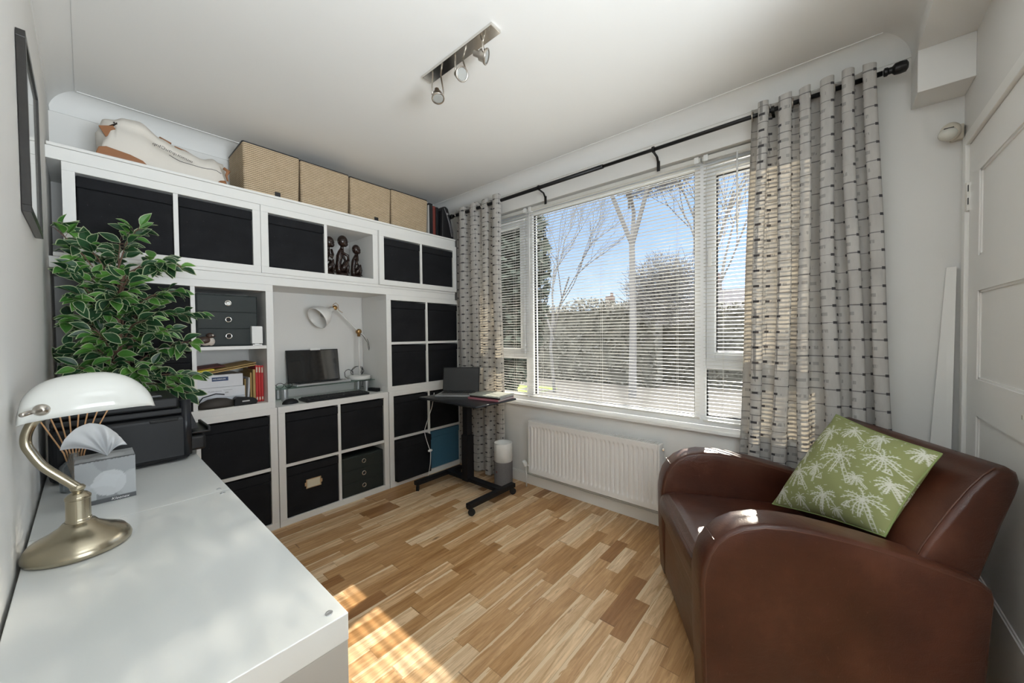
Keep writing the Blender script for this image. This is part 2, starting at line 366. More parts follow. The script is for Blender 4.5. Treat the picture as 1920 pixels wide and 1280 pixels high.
M['ebony'] = plain('polished_dark_wood', (.022, .011, .008), .25, nz=.4, nscale=40)
M['hedge'] = plain('winter_hedge_leaves', (.13, .122, .10), .9, nz=.6, nscale=3); M['twig'] = plain('bare_twigs', (.20, .19, .18), .9)
M['everg'] = plain('evergreen_leaves', (.06, .07, .055), .95, spec=.05, nz=.6, nscale=3)
M['grass'] = plain('garden_ground', (.13, .115, .095), .95, nz=.5, nscale=2)
M['lawn'] = plain('grass_patch', (.20, .28, .05), .95, nz=.5, nscale=9)
M['roof'] = plain('roof_tiles', (.07, .06, .06), .8, nz=.3, nscale=5); M['brick'] = plain('brown_brick', (.16, .11, .09), .9, nz=.3, nscale=4)
M['fence'] = plain('weathered_fence', (.16, .14, .12), .9, nz=.3, nscale=8)

# ---------------------------------------------------------------- room shell
W, YB, XL, YN, ZC, CS = 1.565, .395, -.885, -3.05, 2.49, .095
struct('floor', MB().box(XL-.1, W+.1, -4.6, YB+.1, -.1, 0), M['floor'])
struct('ceiling', MB().box(XL-.1, W+.1, -2.9, YB+.1, ZC, ZC+.1), M['ceil'])
struct('ceiling_soffit', MB().box(XL-.1, W+.05, YN-.15, -2.9, 2.33, ZC+.1), M['ceil']).name = 'trim_1'
struct('wall_sky_screen', MB().box(XL-.1, .65, -4.7, -4.6, 0, 2.5).box(.55, .65, -4.6, YN-.1, 0, 2.5), plain('low_bounce_taupe', (.30, .28, .25), .85))  # unseen enclosure, added to keep sky light out; dull colour cuts bounce
struct('ceiling_sky_screen', MB().box(XL-.1, .65, -4.7, YN-.15, 2.45, 2.55), M['ceil']).name = 'sky_screen_lid'  # unseen lid, added so no sky light falls in from behind
struct('wall_left', MB().box(XL-.1, XL, -4.6, YB+.1, 0, ZC), M['wall'])
struct('wall_back', MB().box(XL, W, YB, YB+.1, 0, ZC), M['wall'])
OY0, OY1, OZ0, OZ1 = -2.62, -.18, .66, 2.25
wm = MB(); wm.box(W, W+.24, YN-.1, OY0, 0, ZC); wm.box(W, W+.24, OY1, YB+.1, 0, ZC); wm.box(W, W+.24, OY0, OY1, 0, OZ0-.02); wm.box(W, W+.24, OY0, OY1, OZ1, ZC)
struct('wall_window', wm, M['wall'])
DX0, DX1, DZ = .70, 1.478, 1.935
nm = MB(); nm.box(DX1+.03, W, YN-.1, YN, 0, 2.33); nm.box(.55, DX0-.03, YN-.1, YN, 0, 2.33); nm.box(DX0-.03, DX1+.03, YN-.1, YN, DZ+.03, 2.33)
struct('wall_near', nm, M['wall'])
struct('boxed_beam', MB().box(1.408, W, YN, -2.9, 2.165, 2.33), M['ceil'], bevel=.002).name = 'trim_2'
def cove(name, fn, n=10):
    # concave quarter cove: from wall (lower) to ceiling
    prof = [(CS*(1-math.cos(t)), CS*math.sin(t)) for t in [PI/2*i/n for i in range(n+1)]]
    mb = MB(); mb.add([], []); rows = []
    a = [fn(0, d, h) for d, h in prof]; b = [fn(1, d, h) for d, h in prof]
    m = len(prof); mb.add(a+b, [(i, i+1, m+i+1, m+i) for i in range(m-1)])
    # small raised beads
    struct(name, mb, M['ceil'], smooth=True)
Z0 = ZC-CS
cove('trim_3', lambda t, d, h: (XL+d+t*(W-XL-2*d), YB-d, Z0+h))
cove('trim_4', lambda t, d, h: (W-d, YB-d+t*(-2.9+d-YB+d), Z0+h))
cove('trim_5', lambda t, d, h: (XL+d, YB-d+t*(-2.9+d-YB+d), Z0+h))
cove('trim_6', lambda t, d, h: (XL+d+t*(W-XL-2*d), -2.9+d, Z0+h))
# beads along the cove edges
bd = MB(); bd.box(XL+CS, W-CS, YB-CS-.004, YB-CS+.002, ZC-.004, ZC); bd.box(W-CS-.002, W-CS+.004, -2.9+CS, YB-CS, ZC-.004, ZC)
bd.box(XL+CS-.004, XL+CS+.002, -2.9+CS, YB-CS, ZC-.004, ZC); bd.box(XL, W, YB-.004, YB, Z0-.004, Z0+.002); bd.box(W-.004, W, -2.9, YB, Z0-.004, Z0+.002); bd.box(XL, XL+.004, -2.9, YB, Z0-.004, Z0+.002)
struct('trim_7', bd, M['ceil'])
bb = MB().box(W-.02, W, -3.05, YB, 0, .078); bb.box(W-.013, W, -3.05, YB, .078, .086)
struct('baseboard_window', bb, M['trim'], bevel=.002)
# sill
struct('trim_8', MB().box(W-.035, W+.07, OY0, OY1, OZ0-.022, OZ0), M['trim'], bevel=.004, seg=3)
# door
fr = MB(); fr.box(DX1+.002, DX1+.045, YN-.1, YN+.012, 0, DZ+.045); fr.box(DX0-.045, DX0-.002, YN-.1, YN+.012, 0, DZ+.045); fr.box(DX0-.002, DX1+.002, YN-.1, YN+.012, DZ+.003, DZ+.045)
struct('trim_9', fr, M['trim'], bevel=.002)
dr = thing('door_1', (DX1, YN, 0), 'white painted panelled door standing shut behind the armchair', 'door'); dr['kind'] = 'structure'
PX0, PX1 = .81, 1.355
panels = [(1.488, 1.80), (1.035, 1.36), (.32, .90)]
dm = MB(); zs = [.005]+[z for p in sorted(panels) for z in p]+[DZ]
for i in range(0, len(zs), 2): dm.box(DX0, DX1, YN-.04, YN, zs[i], zs[i+1])
for a, b in sorted(panels): dm.box(DX0, PX0, YN-.04, YN, a, b); dm.box(PX1, DX1, YN-.04, YN, a, b)
dm.build('door_frame_rails', M['trim'], dr, weld=False)
for a, b in panels:
    p = MB().box(PX0, PX1, YN-.035, YN-.008, a, b); ring = 0
    for x0, x1, z0, z1 in ((PX0, PX0+.008, a, b), (PX1-.008, PX1, a, b), (PX0, PX1, a, a+.008), (PX0, PX1, b-.008, b)): p.box(x0, x1, YN-.02, YN-.004, z0, z1)
    p.build('door_panel', M['trim'], dr)
for hz in (1.735, .35):
    h = MB().box(DX1-.004, DX1+.006, YN-.002, YN+.003, hz-.055, hz+.055); h.tube([(DX1+.001, YN+.006, hz-.055), (DX1+.001, YN+.006, hz+.055)], .006, 10)
    ho = h.build('hinge', M['chrome'], dr); child(MB().box(DX1-.008, DX1-.005, YN+.0035, YN+.006, hz-.03, hz-.005).box(DX1-.008, DX1-.005, YN+.0035, YN+.006, hz+.02, hz+.045), 'hinge_screws', M['black'], ho)
MB().box(.920, .926, YN-.001, YN+.001, .965, .977).build('keyhole_plate', M['chrome'], dr)

# ---------------------------------------------------------------- window
wn = thing('window_1', (1.66, -1.4, .66), 'wide white framed three part window over the radiator', 'window'); wn['kind'] = 'structure'
fx0, fx1 = 1.63, 1.695
f = MB(); f.box(fx0, fx1, OY0, OY1, .66, .715); f.box(fx0, fx1, OY0, OY1, 2.195, OZ1)
f.box(fx0, fx1, OY0, OY0+.05, .715, 2.195); f.box(fx0, fx1, OY1-.05, OY1, .715, 2.195)
f.box(fx0, fx1, -.79, -.715, .715, 2.195); f.box(fx0, fx1, -2.082, -2.02, .715, 2.195)
f.box(fx0, fx1, OY0+.05, -2.082, 1.0, 1.06); f.box(fx0, fx1, -.715, OY1-.05, 1.012, 1.06)
f.build('window_frame', M['upvc'], wn, bevel=.004)
def casement(y0, y1, z0, z1, t=.046):
    c = MB(); a, b = fx0-.014, fx1-.01
    c.box(a, b, y0, y0+t, z0, z1); c.box(a, b, y1-t, y1, z0, z1); c.box(a, b, y0+t, y1-t, z0, z0+t); c.box(a, b, y0+t, y1-t, z1-t, z1)
    o = c.build('casement', M['upvc'], wn, bevel=.003)
    g = MB()
    for s_ in ((y0+t, y0+t+.006, z0+t, z1-t), (y1-t-.006, y1-t, z0+t, z1-t), (y0+t, y1-t, z0+t, z0+t+.006), (y0+t, y1-t, z1-t-.006, z1-t)): g.box(1.645, 1.662, *s_)
    child(g, 'gasket', M['rubber'], o); return o
c1 = casement(OY0+.04, -2.088, 1.055, 2.18); c2 = casement(-.71, OY1-.04, 1.052, 2.17)
child(MB().box(1.592, 1.618, -2.116, -2.100, 1.60, 1.70), 'window_handle', M['whitep'], c1, bevel=.003)
g = MB()
for y0, y1, z0, z1 in ((-2.02, -.79, .715, 2.195), (OY0+.05, -2.082, .715, 1.0), (-.715, OY1-.05, .715, 1.012)):
    for s_ in ((y0, y0+.006, z0, z1), (y1-.006, y1, z0, z1), (y0, y1, z0, z0+.006), (y0, y1, z1-.006, z1)): g.box(1.650, 1.668, *s_)
g.build('fixed_pane_gasket', M['rubber'], wn)
for y0, y1, z0, z1 in ((-2.02, -.79, .715, 2.195), (OY0+.05, -2.082, .715, 1.0), (-.715, OY1-.05, .715, 1.012), (-.66, OY1-.09, 1.10, 2.12), (OY0+.09, -2.14, 1.105, 2.13)):
    MB().add([(1.66, y0, z0), (1.66, y1, z0), (1.66, y1, z1), (1.66, y0, z1)], [(0, 1, 2, 3)]).build('glass_pane', M['glass'], wn)

# ---------------------------------------------------------------- venetian blinds
def blind(y0, y1, label, cords, zb=.70, wand=None):
    t = thing('venetian_blind', (1.598, (y0+y1)/2, zb), label, 'blind', 'venetian blinds in the window'); xc = 1.598
    MB().box(xc-.0135, xc+.0135, y0, y1, 2.212, 2.238).build('head_rail', M['slat'], t, bevel=.002)
    MB().box(xc-.012, xc+.012, y0+.003, y1-.003, zb, zb+.012).build('bottom_rail', M['slat'], t, bevel=.003)
    s = MB(); z = zb+.03; k = 0
    while z < 2.205:
        ti = .10+.05*math.sin(k*1.7)+random.uniform(-.02, .02); dz = random.uniform(-.0008, .0008)
        def fn(u, v, z=z, ti=ti, dz=dz):
            a = (u-.5)*.0170; return (xc+a*math.cos(ti), y0+.004+(y1-y0-.008)*v, z+dz-a*math.sin(ti)+.0022*(1-(2*u-1)**2)-.0006*math.sin(v*PI*2.3))
        s.sheet(fn, 4, 4); z += .0215; k += 1
    s.build('slats', M['slat'], t, smooth=True)
    for cy in cords:
        c = MB(); c.tube([(xc-.0125, cy, zb+.01), (xc-.0125, cy, 2.215)], .0007, 5); c.tube([(xc+.0125, cy, zb+.01), (xc+.0125, cy, 2.215)], .0007, 5)
        c.build('ladder_cord', M['slat'], t)
    for by in (y0+.02, y1-.02): MB().box(xc-.018, xc+.016, by-.012, by+.012, 2.208, 2.243).build('mounting_bracket', M['whitep'], t)
    if wand:
        wy, wz = wand; MB().tube([(xc-.024, wy, 2.205), (xc-.026, wy, wz)], .0045, 8).tube([(xc-.016, wy, 2.225), (xc-.024, wy, 2.205)], .002, 6).build('tilt_wand', M['whitep'], t, smooth=True)
blind(-.765, OY1-.01, 'narrow cream venetian blind over the left casement beside the far curtain', (-.62, -.28), .70)
blind(-2.062, -.775, 'wide cream venetian blind over the large centre pane', (-1.93, -1.42, -.90), .70, (-.80, 1.55))
p1 = at(1382, 435, 0, 1.574)
blind(OY0+.01, -2.072, 'narrow cream venetian blind over the right casement, with tilt wand', (-2.18, -2.5), .69, (p1.y, p1.z))

# ---------------------------------------------------------------- curtain rod and curtains
RX = 1.475
pa, pb = at(922, 377, 0, RX), at(1655, 126, 0, RX); RZ = (at(1230, 283, 0, RX).z+at(1418, 209, 0, RX).z)/2-.003
rod = thing('curtain_rod', (RX, -1.5, RZ), 'long black metal curtain rod above the window', 'curtain rod')
MB().tube([(RX, .02, RZ), (RX, -1.5, RZ)], .0135, 16).tube([(RX, -1.45, RZ), (RX, pb.y, RZ)], .0105, 16).build('pole', M['rodm'], rod, smooth=True)
for y in (pb.y-.002,): MB().lathe([(.011, 0), (.017, .003), (.017, .012), (.013, .016), (.013, .026), (.022, .034), (.024, .05), (.022, .068), (.012, .074)], (RX, y, RZ), (0, -1, 0), 20).build('finial', M['rodm'], rod, smooth=False, bevel=.001)
MB().lathe([(.012, 0), (.019, .01), (.021, .05), (.01, .06)], (RX, .018, RZ), (0, 1, 0), 20).build('finial', M['rodm'], rod, smooth=True)
for py in (at(1010, 353, 0, RX).y, at(1225, 285, 0, RX).y, -2.42):
    b = MB(); b.tube([(RX, py-.006, RZ), (RX, py+.006, RZ)], .018, 16); b.bar((RX, py, RZ-.012), (W-.028, py, RZ-.022), .012, .006); b.bar((W-.03, py, RZ-.02), (W-.006, py, RZ-.05), .012, .006); b.box(W-.006, W, py-.009, py+.009, RZ-.10, RZ-.04)
    b.build('bracket', M['rodm'], rod)
def curtain(name, label, ytop, ybot, zt, zb, per, amp, phase, xoff=None, seed=0):
    rnd = random.Random(seed); t = thing(name, (RX, (ytop[0]+ytop[1])/2, zb), label, 'curtain', 'checked grey curtains')
    ws = [1+rnd.uniform(-.22, .22) for _ in range(per)]; tot = sum(ws); cum = [0]
    for w in ws: cum.append(cum[-1]+w/tot)
    amps = [amp*rnd.uniform(.85, 1.15) for _ in range(per)]; NU = per*22
    def ph(u):
        for i in range(per):
            if u <= cum[i+1]+1e-9: return i, (u-cum[i])/(cum[i+1]-cum[i])
        return per-1, 1.0
    L = [0]; prev = None
    for i in range(NU+1):
        k, fr_ = ph(i/NU); x = amps[k]*math.sin(2*PI*fr_+phase); y = ytop[0]+(ytop[1]-ytop[0])*i/NU
        if prev: L.append(L[-1]+math.hypot(x-prev[0], y-prev[1]))
        prev = (x, y)
    def fn(u, v):
        k, fr_ = ph(u); z = zt+(zb-zt)*v; g = v**1.3
        a = amps[k]*(1-.18*v)*(1+.2*math.sin(k*2.1+v*4)); s = math.sin(2*PI*fr_+phase); s = math.copysign(abs(s)**.75, s)
        x = RX + a*s + (xoff(v) if xoff else 0) + .004*math.sin(v*9+k); lim = W-.012
        y0 = ytop[0]+(ybot[0]-ytop[0])*g; y1 = ytop[1]+(ybot[1]-ytop[1])*g
        y = y0+(y1-y0)*u+.007*math.sin(v*7+k*1.9)*min(1, v*3)+.012*math.sin(4*PI*fr_+phase*2)*(1 if ytop[1] < ytop[0] else -1)
        z += .006*math.sin(2*PI*fr_+k)*(1 if v == 0 else .2)
        return (min(x, lim), y, z)
    mb = MB().sheet(fn, NU, 90, lambda u, v: (L[round(u*NU)], (1-v)*(zt-zb)))
    mb.build('curtain_cloth', M['curtain'], t, smooth=True)
    for k in range(per):
        for q in (0, .5):
            u = cum[k]+(cum[k+1]-cum[k])*(q+(-phase/(2*PI)) % 1 if False else q); y = ytop[0]+(ytop[1]-ytop[0])*u
            MB().tube([(RX+.021*math.cos(a), y, RZ+.021*math.sin(a)) for a in [2*PI*j/14 for j in range(14)]], .0035, 6, closed=True).build('eyelet', M['nickel'], t, smooth=True)
    return t
curtain('curtain', 'pale grey checked curtain hanging in the corner behind the laptop table', (-.03, -.585), (-.03, -.60), RZ+.045, .012, 4, .036, PI*.0, None, 3)
curtain('curtain', 'grey checked curtain hanging behind the leather armchair, partly sunlit', (-2.335, -2.785), (-2.25, -2.90), RZ+.047, .02, 6, .037, PI*.1, lambda v: .03*max(0, v-.45)/.55, 8)

# ---------------------------------------------------------------- radiator
RA, RB, RZ0, RZ1, RXF = -1.868, -.857, .128, .540, 1.462
rd = thing('radiator', (RXF, (RA+RB)/2, RZ0), 'white ribbed panel radiator below the window sill', 'radiator')
def radf(u, v):
    y = RA+.012+(RB-RA-.024)*u; k = (u*31) % 1; z = RZ0+.006+(RZ1-RZ0-.012)*v
    rib = max(0, min(1, (.5-abs(k-.5))*7-.6)); e = max(0, min(1, min(v-.09, .92-v)*30)); return (RXF+.012*e*(1-rib)*1.0+.002*rib*e, y, z)
MB().sheet(radf, 31*10, 40).build('front_panel', M['rad'], rd, smooth=True)
MB().box(RXF+.0125, RXF+.016, RA+.01, RB-.01, RZ0, RZ1-.004).build('panel_back', M['rad'], rd)
for y0, y1 in ((RA, RA+.012), (RB-.012, RB)): MB().box(RXF-.002, 1.535, y0, y1, RZ0+.006, RZ1).build('side_cover', M['rad'], rd, bevel=.004)
tg = MB(); tg.box(RXF-.002, RXF+.004, RA+.012, RB-.012, RZ1-.012, RZ1); tg.box(1.53, 1.535, RA+.012, RB-.012, RZ1-.02, RZ1); y = RA+.012
while y < RB-.016: tg.box(RXF+.004, 1.53, y, y+.005, RZ1-.006, RZ1-.001); y += .0115
tg.build('top_grille', M['rad'], rd)
MB().box(1.535, W-.001, RA+.1, RA+.13, RZ0+.05, RZ1-.05).box(1.535, W-.001, RB-.13, RB-.1, RZ0+.05, RZ1-.05).build('wall_brackets', M['rad'], rd)
v = MB(); v.tube([(RXF+.03, RB-.01, RZ0+.045), (RXF+.03, RB+.045, RZ0+.045)], .009, 12); v.tube([(RXF+.03, RB+.045, RZ0+.07), (RXF+.03, RB+.045, 0)], .0055, 12)
v.build('valve_pipe', M['whitep'], rd, smooth=True)
MB().lathe([(.010, 0), (.016, .005), (.018, .016), (.017, .042), (.013, .05)], (RXF+.028, RB+.045, RZ0+.035), (-.3, .25, .9), 18).build('thermostat_knob', M['whitep'], rd, smooth=True)
MB().lathe([(.007, 0), (.011, .003), (.011, .016)], (1.50, RA, RZ1-.035), (0, -1, 0), 12).build('bleed_valve', M['chrome'], rd)

# ---------------------------------------------------------------- shelving units
T, D, CEL = .040, .0197, .335; H = 2*T+2*CEL+D; DP = .385
def shelf_unit(x0, z0, ncol, nrow, label, y0=0, group='white cube shelving units', name='cube_shelf', depth=DP, swap=False):
    Wd = 2*T+ncol*CEL+(ncol-1)*D; Hh = 2*T+nrow*CEL+(nrow-1)*D; y1 = y0+depth
    t = thing(name, (x0, y0, z0), label, 'shelving unit', group); m = M['kallax']
    MB().box(x0, x0+Wd, y0, y1, z0+Hh-T, z0+Hh).build('top_panel', m, t, bevel=.0012)
    MB().box(x0, x0+Wd, y0, y1, z0, z0+T).build('bottom_panel', m, t, bevel=.0012)
    for a in (x0, x0+Wd-T): MB().box(a, a+T, y0+.0005, y1, z0+T, z0+Hh-T).build('side_panel', m, t, bevel=.001)
    for c in range(1, ncol):
        xx = x0+T+c*CEL+(c-1)*D; MB().box(xx, xx+D, y0+.004, y1, z0+T, z0+Hh-T).build('divider', m, t, bevel=.0008)
    for r in range(1, nrow):
        for c in range(ncol):
            xx = x0+T+c*(CEL+D); zz = z0+T+r*CEL+(r-1)*D; MB().box(xx, xx+CEL, y0+.004, y1, zz, zz+D).build('shelf', m, t, bevel=.0008)
    return t
XM = 0.0
shelf_unit(-H-.004, 0, 2, 2, 'white two by two cube shelf on the floor behind the desk'); XA = -H-.004
shelf_unit(XM, 0, 2, 2, 'white two by two cube shelf on the floor under the glass stand')
shelf_unit(H+.006, 0, 2, 2, 'white two by two cube shelf on the floor behind the laptop table'); XR = H+.006
shelf_unit(-H-.012, H, 2, 2, 'white two by two cube shelf behind the plant, holding paper and red books', y0=.001); XLU = -H-.012
shelf_unit(.766, H, 2, 2, 'white two by two cube shelf stacked in the corner, right of the jointed lamp', y0=.001); XRU = .766
ZT = 1.611; XT = -.8406
shelf_unit(XT, ZT, 2, 1, 'white two cube shelf at the left end of the top row')
shelf_unit(XT+H+.001, ZT, 2, 1, 'white two cube shelf in the top row with the carved figures', y0=-.003)
shelf_unit(XT+2*H+.002, ZT, 2, 1, 'white two cube shelf at the window end of the top row', y0=-.023)
XT2, XT3 = XT+H+.001, XT+2*H+.002
tag(MB().box(XL, 1.47, .004, YB-.004, 2*H+.0006, 1.592).build('shelf_board', M['kallax'], None, bevel=.0015), 'long white board resting on the stacked cube shelves, under the top row', 'shelf board', 'long white boards')
tag(MB().box(XL+.012, 1.47, .0, YB-.004, 1.5925, 1.6105).build('shelf_board', M['kallax'], None, bevel=.0015), 'thin long white board directly beneath the top row of cubes', 'shelf board', 'long white boards')
TH = ZT+CEL+2*T
tag(MB().box(XL, 1.475, -.003, YB-.004, TH+.0006, 2.083).build('shelf_board', M['kallax'], None, bevel=.0015), 'long white board on top of the whole cube wall', 'shelf board', 'long white boards')
tag(MB().box(XL+.004, 1.475, -.012, YB-.004, 2.0835, 2.097).build('shelf_board', M['kallax'], None, bevel=.0015), 'thin white top board carrying the woven baskets', 'shelf board', 'long white boards')
ZTOP = 2.0975
# ---- black fabric boxes
def cellpos(x0, z0, c, r): return x0+T+c*(CEL+D), z0+T+r*(CEL+D)
def make_box(mat, name='storage_box'):
    t = thing(name, (0, 0, 0), 'x', 'storage box', 'black fabric storage boxes'); w, h, d = .329, .323, .36
    MB().box(.003, .003+w, .004, d, .0, h-.052).build('box_body', mat, t, bevel=.006, seg=2)
    def lid(u, v): return 0
    l = MB().box(.001, .005+w, .0, d+.003, h-.052, h).build('box_lid', mat, t, bevel=.005, seg=2)
    child(MB().box(.003, .003+w, .0015, .0035, h-.0545, h-.0525), 'lid_shadow_gap', M['rubber'], l) if False else None
    return t
proto = make_box(M['boxfab']); used = False
def put_box(x, y, z, label, rz=0, dy=0):
    global used
    o = proto if not used else clone(proto); used = True
    o.location = (x, y, z+.0006); o.rotation_euler.z = rz; o['label'] = label; return o
bx = [(XT, ZT, 0, 0, 0, 'black fabric box at the far left of the top row above the plant'),
 (XT, ZT, 1, 0, 0, 'black fabric box second from the left in the top row'),
 (XT2, ZT, 0, 0, -.003, 'black fabric box in the top row, just left of the carved figures'),
 (XT3, ZT, 0, 0, -.023, 'black fabric box in the top row, just right of the carved figures'),
 (XT3, ZT, 1, 0, -.023, 'black fabric box in the top row, rightmost beside the curtain'),
 (XLU, H, 0, 1, 0, 'black fabric box behind the plant, beside the three drawer box with the bird'),
 (XLU, H, 0, 0, 0, 'black fabric box behind the printer, beside the shelf of paper'),
 (XA, 0, 1, 1, 0, 'black fabric box at desk height just below the shelf of paper'),
 (XA, 0, 1, 0, 0, 'black fabric box on the floor level, left of the box with the card label'),
 (XM, 0, 0, 1, -.010, 'black fabric box directly under the computer mouse'),
 (XM, 0, 1, 1, 0, 'black fabric box above the dark green drawers, under the keyboard'),
 (XRU, H, 0, 1, 0, 'upper left black fabric box in the corner shelf right of the lamp'),
 (XRU, H, 1, 1, 0, 'upper right black fabric box in the corner shelf, touching the curtain'),
 (XRU, H, 0, 0, 0, 'lower left black fabric box in the corner shelf right of the lamp'),
 (XRU, H, 1, 0, 0, 'lower right black fabric box in the corner shelf, behind the open laptop'),
 (XR, 0, 0, 1, 0, 'black fabric box below the corner shelf, left of the hanging white cable'),
 (XR, 0, 1, 1, 0, 'black fabric box above the blue box, behind the table post'),
 (XR, 0, 0, 0, -.045, 'black fabric box pulled forward at floor level beside the blue box')]
for x0, z0, c, r, dy, lb in bx:
    x, z = cellpos(x0, z0, c, r); put_box(x, dy+.004, z, lb)
x, z = cellpos(XM, 0, 0, 0); lb = put_box(x, .004, z, 'black fabric box with a card label in a metal holder'); 
fo = MB(); cx, cz = x+.163, z+.19
for a in ((cx-.048, cx+.048, cz+.026, cz+.031), (cx-.048, cx+.048, cz-.031, cz-.026), (cx-.048, cx-.041, cz-.026, cz+.026), (cx+.041, cx+.048, cz-.026, cz+.026)): fo.box(a[0], a[1], -.0015, .0075, a[2], a[3])
fo.box(cx-.056, cx-.048, -.001, .007, cz-.012, cz+.012).box(cx+.048, cx+.056, -.001, .007, cz-.012, cz+.012)
lb['_o'] = tuple(lb.location); ho = fo.build('label_holder', M['chrome'], lb); child(MB().box(cx-.041, cx+.041, .0005, .0075, cz-.026, cz+.026), 'label_card', M['label'], ho)
bl = thing('storage_box', (XR+T+CEL+D, .004, T), 'teal blue box at floor level, lower right of the cube wall', 'storage box'); x, z = cellpos(XR, 0, 1, 0)
MB().box(x+.004, x+.330, .012, .36, z+.0006, z+.275).build('box_body', M['blue'], bl, bevel=.003); MB().box(x+.002, x+.333, .009, .363, z+.275, z+.326).build('box_lid', M['blue'], bl, bevel=.003)
# ---- drawer boxes
def drawers(x, z, y0, w, h, label, name='drawer_box'):
    t = thing(name, (x, y0, z), label, 'drawer box', 'small three drawer boxes'); m = M['drawerfab']
    MB().box(x, x+w, y0+.004, y0+.33, z+.0006, z+h).build('cabinet', m, t, bevel=.006, seg=3)
    dh = (h-.012)/3
    for k in range(3):
        zz = z+.006+k*dh; d = MB().box(x+.006, x+w-.006, y0, y0+.01, zz+.0015, zz+dh-.0015).build('drawer', m, t, bevel=.002)
        child(MB().tube([(x+w/2+.014*math.cos(a), y0-.001, zz+dh*.55+.014*math.sin(a)) for a in [2*PI*j/20 for j in range(20)]], .0028, 8, closed=True), 'ring_pull', M['chrome'], d, smooth=True)
        child(MB().lathe([(.0125, 0), (.0125, .0008)], (x+w/2, y0-.0004, zz+dh*.55), (0, -1, 0), 20), 'finger_hole', M['rubber'], d)
    return t
x, z = cellpos(XLU, H, 1, 1); dw = drawers(x+.006, z, .03, .292, .302, 'dark three drawer box beside the painted bird')
MB().lathe([(.010, 0), (.010, .004)], (x+.006+.146, .03-.004, z+.25), (0, -1, 0), 14).build('white_tag', M['whitep'], dw)
x, z = cellpos(XM, 0, 1, 0); drawers(x+.006, z, .006, .322, .287, 'dark green three drawer box at floor level in the cube wall')

# ---- carved figures
def figure(x, y, z, h, label, v):
    t = thing('carved_figure', (x, y, z), label, 'wood carving', 'dark carved wooden figures'); s = h/.30; P = lambda a, b, c: (x+a*s, y+b*s, z+c*s)
    MB().lathe([(.040*s, 0), (.043*s, .006*s), (.040*s, .020*s), (.030*s, .032*s)], (x, y, z), n=18).build('base', M['ebony'], t, smooth=True)
    b = MB(); dx = (.004, 0, -.004)[v]
    b.tube([P(-.012, .012, .03), P(-.018, .012, .06), P(-.02, .01, .10), P(-.014, .006, .145), P(-.006, 0, .175), P(0, -.002, .20)], [.026*s, .024*s, .019*s, .023*s, .021*s, .013*s], 12)
    for sy in (-1, 1):
        b.tube([P(-.014, .014*sy, .045), P(.012, .018*sy, .075), P(.030, .018*sy, .115), P(.034, .016*sy, .08), P(.026, .016*sy, .035)], [.016*s, .015*s, .013*s, .012*s, .011*s], 10)
        b.ball(P(.034, .016*sy, .034), .014*s, .008*s, .006*s)
    if v == 0: arms = [[P(-.010, -.018, .165), P(.02, -.03, .135), P(.030, -.012, .16), P(.022, -.006, .20)], [P(-.010, .018, .165), P(-.015, .03, .13), P(.030, .018, .118)]]
    elif v == 1: arms = [[P(-.010, -.018, .17), P(.028, -.032, .15), P(.036, -.02, .115)], [P(-.010, .018, .17), P(.026, .03, .15), P(.036, .018, .115)]]
    else: arms = [[P(-.010, -.018, .165), P(-.012, -.03, .125), P(.004, -.022, .16), P(.006, -.012, .215)], [P(-.010, .018, .165), P(.02, .03, .145), P(.036, .018, .118)]]
    for a in arms: b.tube(a, [.012*s]+[.010*s]*(len(a)-2)+[.008*s], 8)
    b.tube([P(0, 0, .19), P(.002, -.002, .222)], [.012*s, .011*s], 10)
    b.ball(P(.004+dx, -.004, .252), .034*s, .031*s, .040*s, 18); b.ball(P(.016+dx, -.014, .232), .021*s, .021*s, .020*s)
    b.ball(P(.024+dx, -.031, .246), .007*s, .008*s, .007*s, 8); b.ball(P(-.028+dx, -.012, .244), .006*s, .004*s, .011*s, 8)
    b.ball(P(.012+dx, -.034, .226), .008*s, .005*s, .0045*s, 8); b.ball(P(.012+dx, -.030, .260), .013*s, .006*s, .005*s, 8)
    b.build('figure_body', M['ebony'], t, smooth=True)
x, z = cellpos(XT2, ZT, 1, 0); x -= .003
z += .0006; figure(x+.052, .11, z, .295, 'leftmost dark carved figure in the open top cube, hand at mouth', 0)
figure(x+.148, .10, z, .318, 'tallest dark carved figure, in the middle of the three', 1)
figure(x+.262, .115, z, .270, 'shortest dark carved figure, at the right end of the three', 2)

# ---- bird, white device, paper shelf
x, z = cellpos(XLU, H, 1, 1); by = .0
x += .008; t = thing('bird_ornament', (x+.035, by+.02, z), 'small painted bird ornament standing in front of the drawer box', 'ornament')
bw = plain('bird_white', (.62, .56, .50), .5, nz=.1); bk = plain('bird_dark_brown', (.06, .035, .025), .4, nz=.4, nscale=60)
b = MB(); b.ball((x+.035, .018, z+.032), .032, .020, .026, 16, None); b.ball((x+.058, .016, z+.030), .019, .017, .024, 14); b.build('body', bw, t, smooth=True)
MB().ball((x+.028, .014, z+.036), .032, .0215, .022, 16).tube([(x+.01, .016, z+.03), (x-.0, .018, z+.022)], [.01, .004], 8).build('wings', bk, t, smooth=True)
h = MB().ball((x+.055, .014, z+.062), .019, .016, .016, 14).build('head', bk, t, smooth=True)
child(MB().ball((x+.064, .003, z+.064), .006, .004, .006, 8), 'face_patch', bw, h, smooth=True); child(MB().lathe([(.005, 0), (.0005, .014)], (x+.070, .010, z+.060), (1, -.6, -.1), 8), 'beak', bk, h)
x -= .008; t = thing('white_hub', (x+.285, .012, z), 'small white box shaped device standing at the drawer box', 'device')
MB().box(x+.258, x+.315, .0, .036, z+.012, z+.118).build('casing', M['whitep'], t, bevel=.004, seg=3); MB().box(x+.262, x+.311, .002, .034, z+.0005, z+.008).box(x+.275, x+.298, .008, .028, z+.008, z+.012).build('stand_foot', M['whitep'], t)
